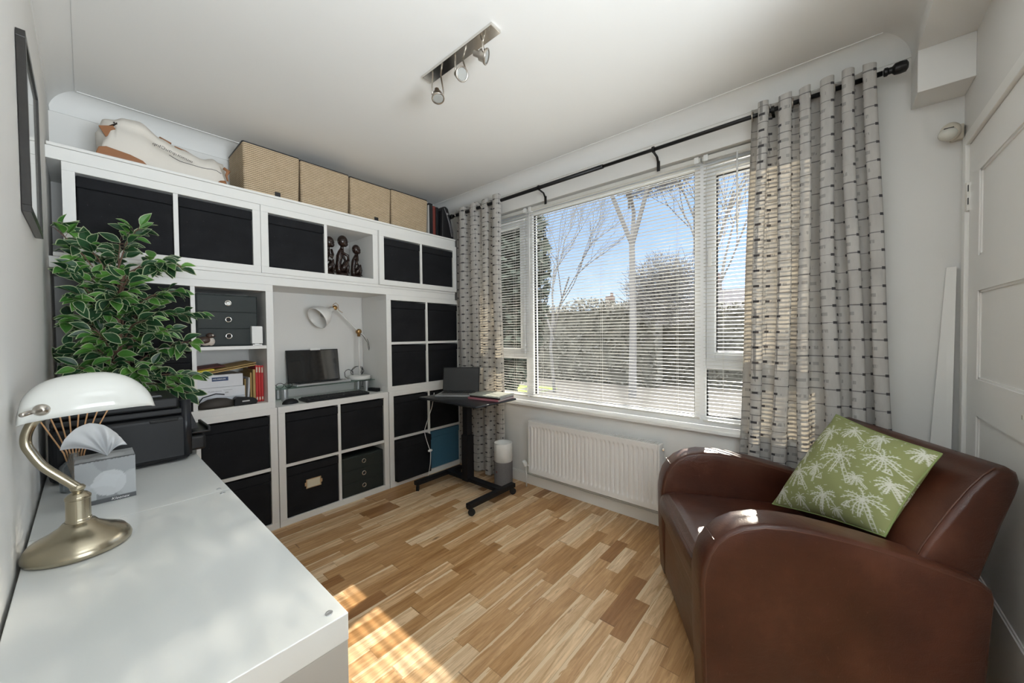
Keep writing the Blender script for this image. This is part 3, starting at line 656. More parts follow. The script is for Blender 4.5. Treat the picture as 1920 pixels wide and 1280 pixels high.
MB().box(x+.2995, x+.301, -.0004, .0, z+.03, z+.1).build('light_slot', M['inkg'], t) if False else None
x, z = cellpos(XLU, H, 1, 0); z += .0006
def ream(x0, x1, y0, y1, z0, z1, label, mat, rz=0):
    x0 += .003; z0 += .0006; z1 += .0006
    t = thing('paper_ream', ((x0+x1)/2, y0, z0), label, 'paper ream', 'wrapped reams of paper')
    MB().box(x0, x1, y0, y1, z0, z1).build('wrapper', mat, t, bevel=.003); return t
r3 = ream(x+.0, x+.235, .075, .36, z, z+.052, 'lowest white wrapped paper ream, behind the black case', M['paper'])
r2 = ream(x+.0, x+.233, .068, .36, z+.0525, z+.112, 'middle white wrapped paper ream with grey printing', M['paper'])
r1 = ream(x+.0, x+.225, .072, .36, z+.1125, z+.186, 'top white paper ream with a navy blue label', M['paper'])
nb = MB().box(x+.075, x+.152, .0705, .0725, z+.150, z+.173).build('navy_label', M['navy'], r1); text('label_text', 'NEUSIEDLER', M['whitep'], r1, (x+.079, .0700, z+.158), (1, 0, 0), (0, 0, 1), .011)
text('printed_text', 'Multifunktions', M['inkg'], r2, (x+.055, .0675, z+.088), (1, 0, 0), (0, 0, 1), .011); text('printed_text', 'Kopierpapier', M['inkg'], r2, (x+.128, .0675, z+.093), (1, 0, 0), (0, 0, 1), .008); text('printed_text', '500', M['ink'], r2, (x+.133, .0675, z+.076), (1, 0, 0), (0, 0, 1), .012)
def env(name, y0, y1, x0, x1, z0, z1, mat, label, cat, th=.004, grp=None):
    o = MB().add([(x0, y0, z0), (x1, y0, z1), (x1, y1, z1+.004), (x0, y1, z0+.004), (x0, y0, z0+th), (x1, y0, z1+th), (x1, y1, z1+th+.004), (x0, y1, z0+th+.004)], [(0, 3, 2, 1), (4, 5, 6, 7), (0, 1, 5, 4), (1, 2, 6, 5), (2, 3, 7, 6), (3, 0, 4, 7)]).build(name, mat, None)
    return tag(o, label, cat, grp)
env('padded_envelope', .05, .30, x+.002, x+.288, z+.187, z+.232, M['kraft'], 'brown envelope lying slanted on the paper reams, lower one', 'envelope', .006, 'brown envelopes on the reams')
env('padded_envelope', .065, .30, x+.02, x+.292, z+.199, z+.244, M['kraft'], 'brown envelope lying slanted on the paper reams, upper one', 'envelope', .005, 'brown envelopes on the reams')
env('yellow_folder', .058, .2, x+.002, x+.085, z+.206, z+.217, M['yellow'], 'bright yellow card lying on the brown envelopes', 'card', .006)
env('dark_red_folder', .12, .33, x+.006, x+.15, z+.216, z+.232, M['redbrown'], 'dark red folder lying behind the yellow card', 'folder', .004)
for k, (a, w, h, yy, m, lb, sl) in enumerate([(.242, .007, .155, .13, M['kraft'], 'shortest brown folder standing next to the paper reams', .004), (.251, .009, .165, .10, M['paper'], 'pale document wallet standing among the brown folders', .01), (.266, .008, .195, .09, M['kraft'], 'middle brown folder standing behind the slanted envelopes', .0), (.276, .012, .215, .07, M['kraft'], 'tall brown folder standing left of the red books', .0)]):
    tag(MB().prism([(x+a, yy, z), (x+a+w, yy, z), (x+a+w+sl, yy, z+h-.01), (x+a+sl, yy, z+h-.01)], (0, .22, 0)).build('document_folder', m, None), lb, 'folder', 'folders standing beside the reams')
for k in range(3):
    a = x+.291+k*.0143; hh = (.230, .228, .226)[k]; lb = ('left red book standing in the paper shelf', 'middle red book standing in the paper shelf', 'right red book standing against the shelf side')[k]
    t = thing('red_book', (a, .075, z), lb, 'book', 'red books'); MB().box(a, a+.0135, .075, .24, z, z+hh).build('cover', M['red'], t, bevel=.002)
    MB().box(a+.003, a+.0105, .0742, .076, z+hh-.045, z+hh-.012).box(a+.003, a+.0105, .0742, .076, z+.012, z+.03).build('spine_label', M['label'], t)
    MB().box(a+.002, a+.0115, .08, .238, z+hh, z+hh+.001).build('page_block', M['pages'], t)
# black case, stapler-like thing
t = thing('glasses_case', (x+.085, .03, z), 'dark half round zip case lying in front of the reams', 'case')
gc = MB().lathe([(.0, 0), (.085, 0), (.088, .015), (.078, .034), (.045, .050), (0, .056)], (0, 0, 0), n=32, caps=False)
gc.v = [(x+.092+p[0], .045+p[1]*.40, z+p[2]) for p in gc.v]; gc.build('case_body', M['browncase'], t, smooth=True)
MB().tube([(x+.006, .05, z+.03), (x+.03, .062, z+.062), (x+.09, .064, z+.078), (x+.13, .06, z+.07)] , .003, 8).build('carry_strap', M['black'], t, smooth=True)
t = thing('hole_punch', (x+.235, .03, z), 'black office hole punch lying beside the dark case', 'hole punch')
MB().prism([(x+.165, .012, z), (x+.28, .012, z), (x+.286, .012, z+.018), (x+.27, .012, z+.036), (x+.18, .012, z+.052), (x+.168, .012, z+.04)], (0, .05, 0)).build('punch_body', M['black'], t, bevel=.004)
MB().box(x+.205, x+.242, .0105, .013, z+.02, z+.027).build('metal_plate', M['silver'], t)

# ---------------------------------------------------------------- alcove items
AZ = H+.0006
t = thing('glass_monitor_stand', (.38, .26, AZ), 'green glass monitor stand with four round silver legs', 'stand'); SZ = .862
MB().box(.045, .755, .175, .372, SZ-.006, SZ).build('glass_top', M['glassg'], t, bevel=.001)
for lx in (.105, .695):
    for ly in (.205, .345): MB().lathe([(.017, 0), (.020, .004), (.020, SZ-.007-AZ)], (lx, ly, AZ), n=18).build('leg', M['silver'], t, smooth=False, bevel=.001)
SZ += .0006
t = thing('desktop_laptop', (.35, .28, SZ), 'open silver laptop with black screen on the glass stand', 'laptop')
BL, BR, TR, TL = at(540, 716, 1, .325), at(638, 710, 1, .325), at(633.4, 653.5, 1, .358), at(536.6, 657, 1, .358)
xl, xr, zt = min(BL.x, TL.x), BR.x, TR.z
base = MB().box(xl+.01, xr+.02, .182, .325, SZ, SZ+.014).build('keyboard_base', M['silver'], t, bevel=.003)
kk = MB()
for i in range(14):
    for j in range(5): kk.box(xl+.035+i*(xr-xl-.06)/14, xl+.035+(i+.82)*(xr-xl-.06)/14, .215+j*.019, .230+j*.019, SZ+.0142, SZ+.0158)
child(kk, 'keys', M['keys'], base)
def quad_slab(a, b, c, d, th, inset=0):
    a, b, c, d = map(Vector, (a, b, c, d)); n_ = (b-a).cross(d-a).normalized()*th; m = (a+b+c+d)/4
    q = [p+(m-p).normalized()*inset for p in (a, b, c, d)]
    return MB().add([p for p in q]+[p+n_ for p in q], [(0, 1, 2, 3), (7, 6, 5, 4), (0, 4, 5, 1), (1, 5, 6, 2), (2, 6, 7, 3), (3, 7, 4, 0)])
A_, B_, C_, D_ = Vector((xl, .325, SZ+.010)), Vector((xr, .325, SZ+.010)), Vector((xr, .362, zt)), Vector((xl, .362, zt))
sc = quad_slab(A_, B_, C_, D_, -.009).build('screen_lid', M['black'], t, bevel=.003)
child(quad_slab(A_+Vector((.006, -.0012, .008)), B_+Vector((-.006, -.0012, .008)), C_+Vector((-.006, -.0012, -.006)), D_+Vector((.006, -.0012, -.006)), .0006), 'display_glass', M['screen'], sc)
child(MB().box((xl+xr)/2-.02, (xl+xr)/2+.05, .352, .362, zt-.004, zt+.012), 'camera_cover', M['whitep'], sc)
# spectacles on stand
t = thing('spectacles', (.10, .21, SZ), 'pair of dark rimmed spectacles lying on the glass stand', 'spectacles')
g = MB()
for cx in (.075, .128): g.tube([(cx+.023*math.cos(a), .20+.002*math.sin(a), SZ+.019+.017*math.sin(a)) for a in [2*PI*j/18 for j in range(18)]], .0018, 6, closed=True)
g.tube([(.097, .20, SZ+.024), (.1015, .199, SZ+.027), (.106, .20, SZ+.024)], .0018, 6); g.build('lens_rims', M['black'], t, smooth=True)
for sx_ in (.052, .151): MB().tube([(sx_, .20, SZ+.024), (sx_+.006, .26, SZ+.022), (sx_+.004, .31, SZ+.016), (sx_+.002, .335, SZ+.003)], .0018, 6).build('temple', M['black'], t, smooth=True)
# mouse, keyboard
t = thing('computer_mouse', (.098, .075, AZ), 'black computer mouse on the white shelf top', 'mouse')
MB().ball((.098, .080, AZ+.0005), .050, .029, .034, 20).build('shell', M['black'], t, smooth=True)
for v in t.children[0].data.vertices:
    if v.co.z < 0.0005: v.co.z = .0005
MB().ball((.125, .078, AZ+.030), .007, .003, .004, 8).build('scroll_wheel', M['chrome'], t, smooth=True)
t = thing('keyboard', (.38, .1, AZ), 'black full size keyboard under the glass stand', 'keyboard')
kb = [(.185, .035, AZ), (.615, .035, AZ), (.615, .165, AZ), (.185, .165, AZ)]
MB().box(.175, .625, .02, .165, AZ, AZ+.016).build('case', M['black'], t, bevel=.005, seg=3); kk = MB()
for j in range(6):
    for i in range(20):
        if i in (14, 18) and j < 5 and False: continue
        x0 = .187+i*.0214+(.004 if i > 13 else 0); kk.box(x0, x0+.0175, .030+j*.021, .047+j*.021, AZ+.0163, AZ+.022)
kk.build('keys', M['keys'], t, bevel=.001)
# jointed lamp
LPX, LPY = .675, .275
t = thing('desk_lamp', (LPX, LPY, SZ), 'white jointed desk lamp with brass joints on the glass stand', 'lamp', None)
MB().lathe([(.0, 0), (.080, 0), (.084, .006), (.084, .026), (.078, .031), (.0, .032)], (LPX, LPY, SZ), n=40, caps=False).build('base', M['lampw'], t, smooth=False, bevel=.002)
JZ = 1.252; MB().tube([(LPX, LPY, SZ+.03), (LPX, LPY, JZ-.03)], .0075, 14).build('post', M['lampw'], t, smooth=True)
jt = MB().lathe([(.014, -.018), (.021, -.01), (.021, .012), (.014, .02)], (LPX, LPY, JZ), (0, 1, 0), 20).tube([(LPX, LPY, JZ-.04), (LPX, LPY, JZ)], .0125, 14).build('middle_joint', M['copper'], t, smooth=True)
hj = (.487, .275, 1.437)
MB().tube([(LPX+.075, LPY, JZ-.058), (LPX, LPY, JZ), hj], .006, 12).build('upper_arm', M['lampw'], t, smooth=True)
MB().lathe([(.012, -.014), (.018, -.008), (.018, .01), (.012, .016)], hj, (0, 1, 0), 18).bar(hj, (.455, .275, 1.432), .012, .02).build('head_joint', M['copper'], t, smooth=True)
sd = Vector((-.87, -.25, -.52)).normalized(); sp = Vector((.468, .270, 1.428))
pr = [(.0, 0), (.018, 0), (.020, .03), (.034, .05), (.058, .075), (.074, .105), (.082, .14), (.085, .158)]
MB().lathe([(r, h) for r, h in pr]+[(.082, .158), (.079, .14), (.071, .106), (.055, .078), (.03, .054)], sp, sd, 36, caps=False).build('lamp_shade', M['lampw'], t, smooth=True)
MB().ball(sp+sd*.09, .026, n=16).build('bulb', M['bulb'], t, smooth=True)
MB().tube([(.745, LPY, JZ-.06), (.755, .27, JZ-.09), (.761, .268, JZ-.14), (.756, .268, JZ-.155), (.752, .268, JZ-.14), (.745, .27, JZ-.09), (LPX+.03, .27, JZ-.03), (LPX, .268, JZ-.015)], .0018, 6).build('loose_flex', M['ink'], t, smooth=True)
MB().tube([(.54, .26, 1.40), (.51, .262, 1.42), (.505, .26, 1.46), (.49, .262, 1.475), (.47, .262, 1.46), (.465, .262, 1.435)], .002, 6).build('head_flex', M['copper'], t, smooth=True)
# cable tangle + black adaptor
def coil(c, rx, rz, n=2, wob=.01, seed=1, r=.0022):
    rr = random.Random(seed); pts = []
    for i in range(n*16+1):
        a = 2*PI*i/16; pts.append((c[0]+(rx+rr.uniform(-wob, wob))*math.cos(a), c[1]+.012*math.sin(a*.6), c[2]+(rz+rr.uniform(-wob, wob)*.6)*math.sin(a)))
    return pts
t = thing('cable_tangle', (.72, .33, AZ), 'grey coiled cables behind the lamp base', 'cable')
mb = MB(); mb.tube(coil((.703, .366, SZ+.055), .048, .045, 2, .006, 4), .0022, 6); mb.tube(coil((.63, .366, SZ+.04), .032, .036, 1, .004, 5), .0022, 6); mb.tube([(.735, .372, SZ+.04), (.75, .37, SZ+.09), (.752, .374, SZ+.02), (.752, .376, AZ+.05), (.74, .374, AZ+.01), (.73, .34, AZ+.02), (.725, .16, AZ+.01)], .0022, 6)
mb.build('cords', M['ink'], t, smooth=True)
tag(MB().obox((.724, .135, AZ+.014), Vector((.018, .004, 0)), Vector((-.012, .050, 0)), (0, 0, .0135)).build('power_adaptor', M['black'], None, bevel=.005, seg=3), 'flat black power adaptor beside the right leg of the glass stand', 'adaptor')

# ---------------------------------------------------------------- things on the top board
bks = [(-.148, .166, .295, .02), (.170, .500, .292, .026), (.506, .838, .288, .026), (.843, 1.198, .295, .03)]
lbs = ['largest looking woven basket with black rim, nearest the canvas bag', 'woven basket with black rim, second from the canvas bag', 'woven basket with black tab, third from the canvas bag', 'woven basket nearest the curtain, beside the dark folders']
for k, (x0, x1, h, y0) in enumerate(bks):
    t = thing('woven_basket', ((x0+x1)/2, y0, ZTOP), lbs[k], 'basket', 'woven baskets on the top board'); d = .33; i_ = .006
    mb = MB(); 
    mb.add([(x0+i_, y0+.01, ZTOP), (x1-i_, y0+.01, ZTOP), (x1-i_, y0+d, ZTOP), (x0+i_, y0+d, ZTOP), (x0, y0, ZTOP+h), (x1, y0, ZTOP+h), (x1, y0+d, ZTOP+h), (x0, y0+d, ZTOP+h)], [(0, 1, 2, 3), (0, 4, 5, 1), (1, 5, 6, 2), (2, 6, 7, 3), (3, 7, 4, 0), (4, 7, 6, 5)])
    mb.build('basket_body', M['basket'], t, bevel=.012, seg=3)
    MB().tube([(x0+.008, y0+.006, ZTOP+h), (x1-.008, y0+.006, ZTOP+h), (x1-.002, y0+.014, ZTOP+h), (x1-.002, y0+d-.006, ZTOP+h), (x0+.002, y0+d-.006, ZTOP+h), (x0+.002, y0+.014, ZTOP+h)], .004, 8, closed=True).build('rim_binding', M['folderblack'], t)
    if k in (0, 2):
        tx = x0+(x1-x0)*(.58 if k == 0 else .62); MB().box(tx-.015, tx+.015, y0+.002, y0+.008, ZTOP+.004, ZTOP+.038).build('fabric_tab', M['folderblack'], t)
    if k == 3: MB().tube([(x0+.1, y0+.12, ZTOP+h), (x0+.12, y0+.1, ZTOP+h+.018), (x0+.2, y0+.1, ZTOP+h+.018), (x0+.22, y0+.12, ZTOP+h)], .008, 8).build('lid_handle', M['redbrown'], t, smooth=True)
def folder(x0, w, h, y0, mat, label, lean=0.0, d=.30):
    t = thing('ring_binder', (x0, y0, ZTOP), label, 'folder', 'folders standing on the top board')
    MB().prism([(x0, y0, ZTOP), (x0+w, y0, ZTOP), (x0+w+lean, y0, ZTOP+h), (x0+lean, y0, ZTOP+h)], (0, d, 0)).build('cover', mat, t, bevel=.003); return t
folder(1.203, .010, .262, .03, plain('pale_folder', (.5, .5, .48), .6), 'thin pale folder edge next to the last basket')
folder(1.217, .042, .285, .04, M['folderblack'], 'black folder standing right beside the last basket')
folder(1.262, .030, .272, .045, M['redbrown'], 'dark red folder on the top board')
folder(1.294, .028, .268, .04, M['folderblack'], 'black folder standing right of the dark red one')
t = thing('handbag', (1.37, .02, ZTOP), 'black leather bag with clasp leaning at the end of the top board', 'bag')
MB().prism([(1.330, .0, ZTOP), (1.466, .0, ZTOP), (1.462, .0, ZTOP+.06), (1.42, .0, ZTOP+.22), (1.405, .0, ZTOP+.27), (1.375, .0, ZTOP+.285), (1.345, .0, ZTOP+.275), (1.333, .0, ZTOP+.24)], (0, .26, 0)).build('bag_body', M['folderblack'], t, bevel=.012, seg=3)
MB().tube([(1.435, -.004, ZTOP+.02), (1.41, -.006, ZTOP+.12), (1.378, -.006, ZTOP+.21), (1.352, -.004, ZTOP+.262)], .003, 8).tube([(1.45, -.002, ZTOP+.02), (1.425, -.004, ZTOP+.12), (1.392, -.004, ZTOP+.2)], .002, 8).build('piping', M['inkg'], t, smooth=True)
MB().lathe([(.010, 0), (.010, .006)], (1.385, -.004, ZTOP+.215), (0, -1, 0), 14).build('clasp', M['silver'], t)
# canvas bag
t = thing('canvas_bag', (-.45, .1, ZTOP), 'cream canvas tote bag with tan leather corners lying on the top board', 'bag')
NB, NC = 60, 28
def lerp_(tb, u):
    for (a, p), (b, q) in zip(tb, tb[1:]):
        if u <= b: f_ = (u-a)/(b-a); f_ = f_*f_*(3-2*f_); return p+(q-p)*f_
    return tb[-1][1]
def bagp(u, v):
    x = -.715+.487*u; hgt = lerp_([(0, .13), (.06, .215), (.17, .250), (.28, .252), (.45, .205), (.62, .165), (.78, .145), (.9, .172), (.97, .15), (1, .05)], u)
    a = PI*v; w = .125-.02*u+.012*math.sin(u*9); y = .135-w*math.cos(a); fold = .020*math.exp(-((v-(.20-.10*u))/.045)**2)*math.sin(min(1, u*1.3)*PI)
    z = ZTOP+.002+hgt*math.sin(a)**.6*(1+.025*math.sin(u*17+v*6)); y += fold+.010*math.sin(u*13+v*8)*math.sin(a)
    x += .018*math.sin(v*11)*math.sin(a)*(1 if u < .1 else (-1 if u > .95 else 0))
    return (x, y, max(z, ZTOP+.001))
mb = MB().sheet(bagp, NB, NC); n0 = len(mb.v)
for i, uu in ((0, 0), (NB, 1)):
    pass
mb.add([(-.728, .145, ZTOP+.002), (-.22, .145, ZTOP+.002)], [])
mb.f += [(n0, j*(NB+1), (j+1)*(NB+1)) for j in range(NC)]+[(n0+1, (j+1)*(NB+1)+NB, j*(NB+1)+NB) for j in range(NC)]; mb.m += [0]*(2*NC)
mb.build('canvas_body', M['canvas'], t, smooth=True)
# raised neck with leather tabs
MB().add([(-.722, .03, ZTOP+.145), (-.70, .025, ZTOP+.10), (-.655, .03, ZTOP+.135), (-.675, .035, ZTOP+.165)], [(0, 1, 2, 3)]).build('strap_tab', M['tan'], t, solid=.006)
MB().tube([(-.685, .04, ZTOP+.16), (-.66, .04, ZTOP+.185), (-.655, .045, ZTOP+.165), (-.67, .05, ZTOP+.19)], .005, 8).build('strap_cord', M['ebony'], t, smooth=True)
MB().prism([(-.735, -.006, ZTOP+.001), (-.56, -.006, ZTOP+.001), (-.575, -.004, ZTOP+.018), (-.62, -.003, ZTOP+.034), (-.70, -.003, ZTOP+.046), (-.725, -.004, ZTOP+.036)], (0, .02, 0)).build('corner_patch', M['tan'], t, bevel=.004)
MB().tube([bagp(.44, .42), bagp(.53, .42)], .009, 8).tube([bagp(.56, .42), bagp(.66, .42), bagp(.76, .42)], .005, 8).build('leather_trim', M['tan'], t, smooth=True)
MB().tube([bagp(.5+.5*i/10*.9, .10-.03*i/10) for i in range(11)], .0016, 6).build('seam', M['ink'], t)
MB().tube([(-.245, .0, ZTOP+.09), (-.225, -.006, ZTOP+.075), (-.235, -.004, ZTOP+.05), (-.228, -.004, ZTOP+.02)], [.008, .011, .006, .004], 8).prism([(-.275, -.004, ZTOP+.001), (-.232, -.004, ZTOP+.001), (-.24, -.004, ZTOP+.02), (-.262, -.004, ZTOP+.014)], (0, .02, 0)).build('buckle_strap', M['tan'], t, smooth=True)
text('printed_logo', 'qnlƆuɐıpɹonuııı', M['ink'], t, (bagp(.36, .2)[0], .005, ZTOP+.118), (1, 0, -.28), (.28, .35, 1), .026)

# ---------------------------------------------------------------- low white units along left wall (desk)
DZT = .765; DXF = -.512
def deskunit(y0, y1, label):
    t = thing('low_cabinet', ((XL+DXF)/2, y0, 0), label, 'cabinet', 'white glossy low cabinets')
    x0, x1 = XL+.006, DXF
    MB().box(x0, x1, y0, y1, DZT-.045, DZT).build('top_panel', M['gloss'], t, bevel=.0015)
    MB().box(x0, x1-.001, y0+.001, y0+.04, .0, DZT-.0455).build('side_panel', M['deskshade'], t, bevel=.001); MB().box(x0, x1-.001, y1-.04, y1-.001, .0, DZT-.0455).build('side_panel', M['deskshade'], t, bevel=.001)
    MB().box(x0, x1-.001, y0+.041, y1-.041, 0, .04).build('bottom_panel', M['deskshade'], t)
    ym = (y0+y1)/2; MB().box(x0, x1-.004, ym-.01, ym+.01, .04, DZT-.046).build('divider', M['deskshade'], t); MB().box(x0, x1-.005, y0+.041, ym-.011, .38, .4).build('shelf', M['deskshade'], t); MB().box(x0, x1-.005, ym+.011, y1-.041, .38, .4).build('shelf', M['deskshade'], t)
    sc = MB()
    for yy in (y0+.022, y1-.022): sc.lathe([(.0062, 0), (.0058, .0012), (.003, .0012), (.0028, .0004)], (x1-.022, yy, DZT), n=14)
    sc.build('cover_screws', M['silver'], t)
    return t
deskunit(-2.045, -1.284, 'glossy white low cabinet nearest the camera, carrying the brass lamp'); deskunit(-1.281, -.52, 'glossy white low cabinet against the left wall, carrying the printer')
# printer
DT = DZT+.0006; PY0, PY1, PX_0, PX_1 = -.845, -.545, -.868, -.537
t = thing('printer', ((PX_0+PX_1)/2, PY0, DT), 'black inkjet printer on the white cabinet below the plant', 'printer')
MB().box(PX_0, PX_1, PY0, PY1, DT+.004, DT+.172).build('body', M['black'], t, bevel=.018, seg=4)
ln_ = MB().box(PX_0+.004, PX_1-.003, PY0+.003, PY1-.003, DT+.174, DT+.196).build('scanner_unit', M['black'], t, bevel=.006, seg=3)
ld = MB().box(PX_0+.006, PX_1-.03, PY0+.001, PY1-.004, DT+.198, DT+.236).build('document_feeder', M['black'], t, bevel=.008, seg=3)
child(MB().box(PX_0+.06, PX_1-.07, PY0+.05, PY1-.08, DT+.2355, DT+.238), 'feeder_slot', M['rubber'], ld)
child(MB().box(PX_1-.13, PX_1-.07, PY0+.06, PY0+.09, DT+.238, DT+.2395), 'instruction_sticker', M['inkg'], ld)
MB().tube([(PX_1-.012, PY0+.014, DT+.02), (PX_1-.012, PY0+.014, DT+.222)], .0165, 18).build('corner_column', M['tabletop'], t, smooth=True)
MB().box(PX_1-.11, PX_1-.032, PY0-.0012, PY0+.01, DT+.150, DT+.163).build('handle_recess', M['rubber'], t, bevel=.004)
MB().prism([(PX_1+.001, PY0+.06, DT+.10), (PX_1+.032, PY0+.06, DT+.10), (PX_1+.004, PY0+.06, DT+.185)], (0, .2, 0)).build('control_panel', M['tabletop'], t, bevel=.002)
MB().box(PX_1-.01, PX_1+.052, PY0+.05, PY1-.03, DT+.018, DT+.075).build('paper_tray', M['black'], t, bevel=.01, seg=3)
MB().box(PX_1+.01, PX_1+.066, PY0+.052, PY1-.05, DT+.083, DT+.09).box(PX_1+.058, PX_1+.068, PY0+.052, PY1-.05, DT+.083, DT+.102).build('output_tray', M['tabletop'], t, bevel=.003)
# tissue box
TY = -1.13; c0, c1 = Vector((-.812, TY, DT)), Vector((-.699, TY+.002, DT)); th_ = .118; dpt = .105
t = thing('tissue_box', ((c0.x+c1.x)/2, TY, DT), 'grey patterned tissue box with a white tissue sticking up', 'tissue box')
def tcol(u, v):
    c = (.55, .58, .60)
    for cx, cy, r, k in ((.1, .9, .45, .40), (.75, 1.1, .5, .36), (.35, -.1, .5, .25), (1.0, .3, .38, .48), (.55, .45, .3, .62), (.0, .2, .35, .52)):
        d = math.hypot((u-cx)*1.05, v-cy)
        if d < r: c = tuple(a*.12+(k*.95-.03)*.88*b for a, b in zip(c, (.97, 1, 1.02)))
    if v < .10: c = (.11, .115, .12)
    return (*c, 1)
mb = MB(); mb.col = []
def face(o, ex, ey, n_=44, flat=None):
    k0 = len(mb.v); mb.sheet(lambda u, v: tuple(Vector(o)+Vector(ex)*u+Vector(ey)*v), n_, n_)
    for j in range(n_+1):
        for i in range(n_+1): mb.col.append(tcol(i/n_, j/n_) if not flat else (*flat, 1))
face(c0, c1-c0, (0, 0, th_)); face(c0+Vector((0, dpt, 0)), Vector((0, -dpt, 0)), (0, 0, th_)); face(c1, Vector((0, dpt, 0)), (0, 0, th_)); face(c1+Vector((0, dpt, 0)), c0-c1, (0, 0, th_)); face(c0+Vector((0, 0, th_)), c1-c0, (0, dpt, 0))
mb.build('carton', M['tprint'], t, weld=True)
text('brand_text', 'Kleenex', M['whitep'], t, (-.748, TY-.0012, DT+.003), (1, .0, 0), (.25, 0, 1), .0105)
tcx, tcz = (c0.x+c1.x)/2+.004, DT+th_-.004
def tis(u, v, back=0):
    an = math.radians(160-132*u); RR = [.084, .088, .088, .084, .072, .056, .046, .042, .041]; k_ = min(7, int(u*8)); f_ = u*8-k_
    R = (RR[k_]*(1-f_)+RR[k_+1]*f_)*v; x_ = R*math.cos(an)*1.08; z_ = R*math.sin(an)*1.25+.010*math.sin(PI*v)
    y_ = .012*math.sin(u*15+v*3)*v**.6*(1-.3*v)+.009*math.sin(u*31+1)*(1-abs(2*v-1))+(.030*math.sin(PI*u)*math.sin(PI*min(1, v*.9+.05))*(1 if back else -1)*.8)
    return (tcx+x_, TY+dpt*.45+y_, tcz+z_+.004)
mbt = MB().sheet(lambda u, v: tis(u, v), 64, 26).sheet(lambda u, v: tis(u, v, 1), 64, 26)
mbt.build('tissue', M['tissue'], t, smooth=True)
# reed diffuser
t = thing('reed_diffuser', (-.815, -.93, DT), 'glass reed diffuser with wooden sticks behind the tissue box', 'diffuser')
DXc, DYc = -.815, -.93
MB().lathe([(.0, 0), (.026, 0), (.030, .004), (.030, .075), (.014, .092), (.012, .112), (.0105, .112), (.012, .092), (.028, .074), (.028, .004)], (DXc, DYc, DT), n=28, caps=False).build('bottle', M['vase'], t, smooth=True)
for k in range(8):
    a = k*.8; dx, dy = -.052+.0155*k, .018*math.sin(a*2); q0 = Vector((DXc+.002*math.cos(a), DYc+.004*math.sin(a), DT+.01)); 
    MB().tube([q0, (DXc+dx*.38, DYc+dy*.3, DT+.115), (DXc+dx*1.25, DYc+dy, DT+.245-.004*abs(k-4))], .0019, 6).build('reed', M['reed'], t, smooth=True)
# banker lamp
LX, LY = -.803, -1.415
t = thing('banker_lamp', (LX, LY, DT), 'antique brass banker lamp with white glass shade on the near cabinet', 'lamp')
MB().lathe([(.0, .0), (.074, .0), (.079, .003), (.080, .010), (.077, .018), (.070, .028), (.048, .040), (.030, .052), (.024, .060), (.0, .060)], (LX, LY, DT), n=56, caps=False).build('base', M['brass'], t, smooth=True)
MB().lathe([(.021, .056), (.021, .060), (.0195, .061), (.0195, .066), (.0185, .067), (.0185, .108), (.0195, .109), (.0195, .114), (.014, .120), (.008, .124), (.011, .128), (.012, .133), (.008, .138), (.0, .139)], (LX, LY, DT), n=36, caps=False).build('column', M['brass'], t, smooth=False, bevel=.0006)
nk = [(LX, LY, DT+.132), (LX-.018, LY+.0, DT+.155), (LX-.045, LY+.003, DT+.19), (-.863, LY+.006, DT+.222), (-.8685, LY+.008, DT+.240), (-.867, LY+.008, DT+.262), (-.857, LY+.008, DT+.285), (-.835, LY+.006, DT+.30)]
def smoothpath(p, n=6):
    p = [Vector(q) for q in p]; o = []
    for i in range(len(p)-1):
        a, b, c, d = p[max(i-1, 0)], p[i], p[i+1], p[min(i+2, len(p)-1)]
        for j in range(n):
            s_ = j/n; o.append(.5*((2*b)+(-a+c)*s_+(2*a-5*b+4*c-d)*s_*s_+(-a+3*b-3*c+d)*s_**3))
    return o+[p[-1]]
MB().tube(smoothpath(nk), .0082, 16).build('neck', M['brass'], t, smooth=True)
SX0, SX1, SZb, SZt = -.874, -.683, DT+.283, DT+.372
def shd(u, v):
    # u along length, v across (front bottom -> top -> back bottom)
    a = PI*(.02+.96*v); m = 2*u-1; e = (1-min(1, abs(m))**3.0)**.5; asym = 1
    h = (SZt-SZb)*(.28+.72*e) if u < .5 else (SZt-SZb)*(.02+.98*(1-abs(m)**2.2)**.62)
    return (SX0+(SX1-SX0)*u, LY-.005-.058*math.cos(a)*(.86+.14*e if u < .5 else .35+.65*(1-abs(m)**2.6)), SZb+.010*u+h*math.sin(a)**.75)
MB().sheet(shd, 48, 28).build('glass_shade', M['opal'], t, smooth=True, solid=.004)
kx, ky, kz = SX0+.03, LY-.061, SZb+.032
MB().lathe([(.004, -.006), (.010, -.003), (.0115, .004), (.009, .010), (.004, .013)], (kx, ky, kz), (0, -1, 0), 20).tube([(kx, ky-.008, kz), (kx-.010, ky-.03, kz+.001), (kx-.016, ky-.10, kz+.006)], .0042, 12).build('shade_arm', M['nickel'], t, smooth=True)
# ---------------------------------------------------------------- artificial ficus
PCX, PCY = -.66, -.20
t = thing('artificial_ficus', (PCX, PCY, 0), 'tall leafy fig plant with cream edged leaves behind the printer', 'plant')
MB().lathe([(.0, 0), (.085, 0), (.09, .01), (.11, .22), (.117, .225), (.117, .24), (.105, .24), (.10, .20), (.0, .20)], (PCX, PCY, 0), n=28, caps=False).build('pot', M['pot'], t, smooth=False)
MB().lathe([(.0, .0), (.099, .0), (.099, .006), (0, .012)], (PCX, PCY, .2), n=24, caps=False).build('moss', M['soil'], t, smooth=True)
tr = MB(); rr = random.Random(11)
hub = Vector((-.70, -.27, 1.02))
tr.tube(smoothpath([(PCX, PCY, .2), (PCX-.02, PCY, .45), (-.70, -.24, .75), hub, (-.69, -.28, 1.3), (-.67, -.3, 1.5)]), [.016]*18+[.013]*6+[.008]*7, 10)
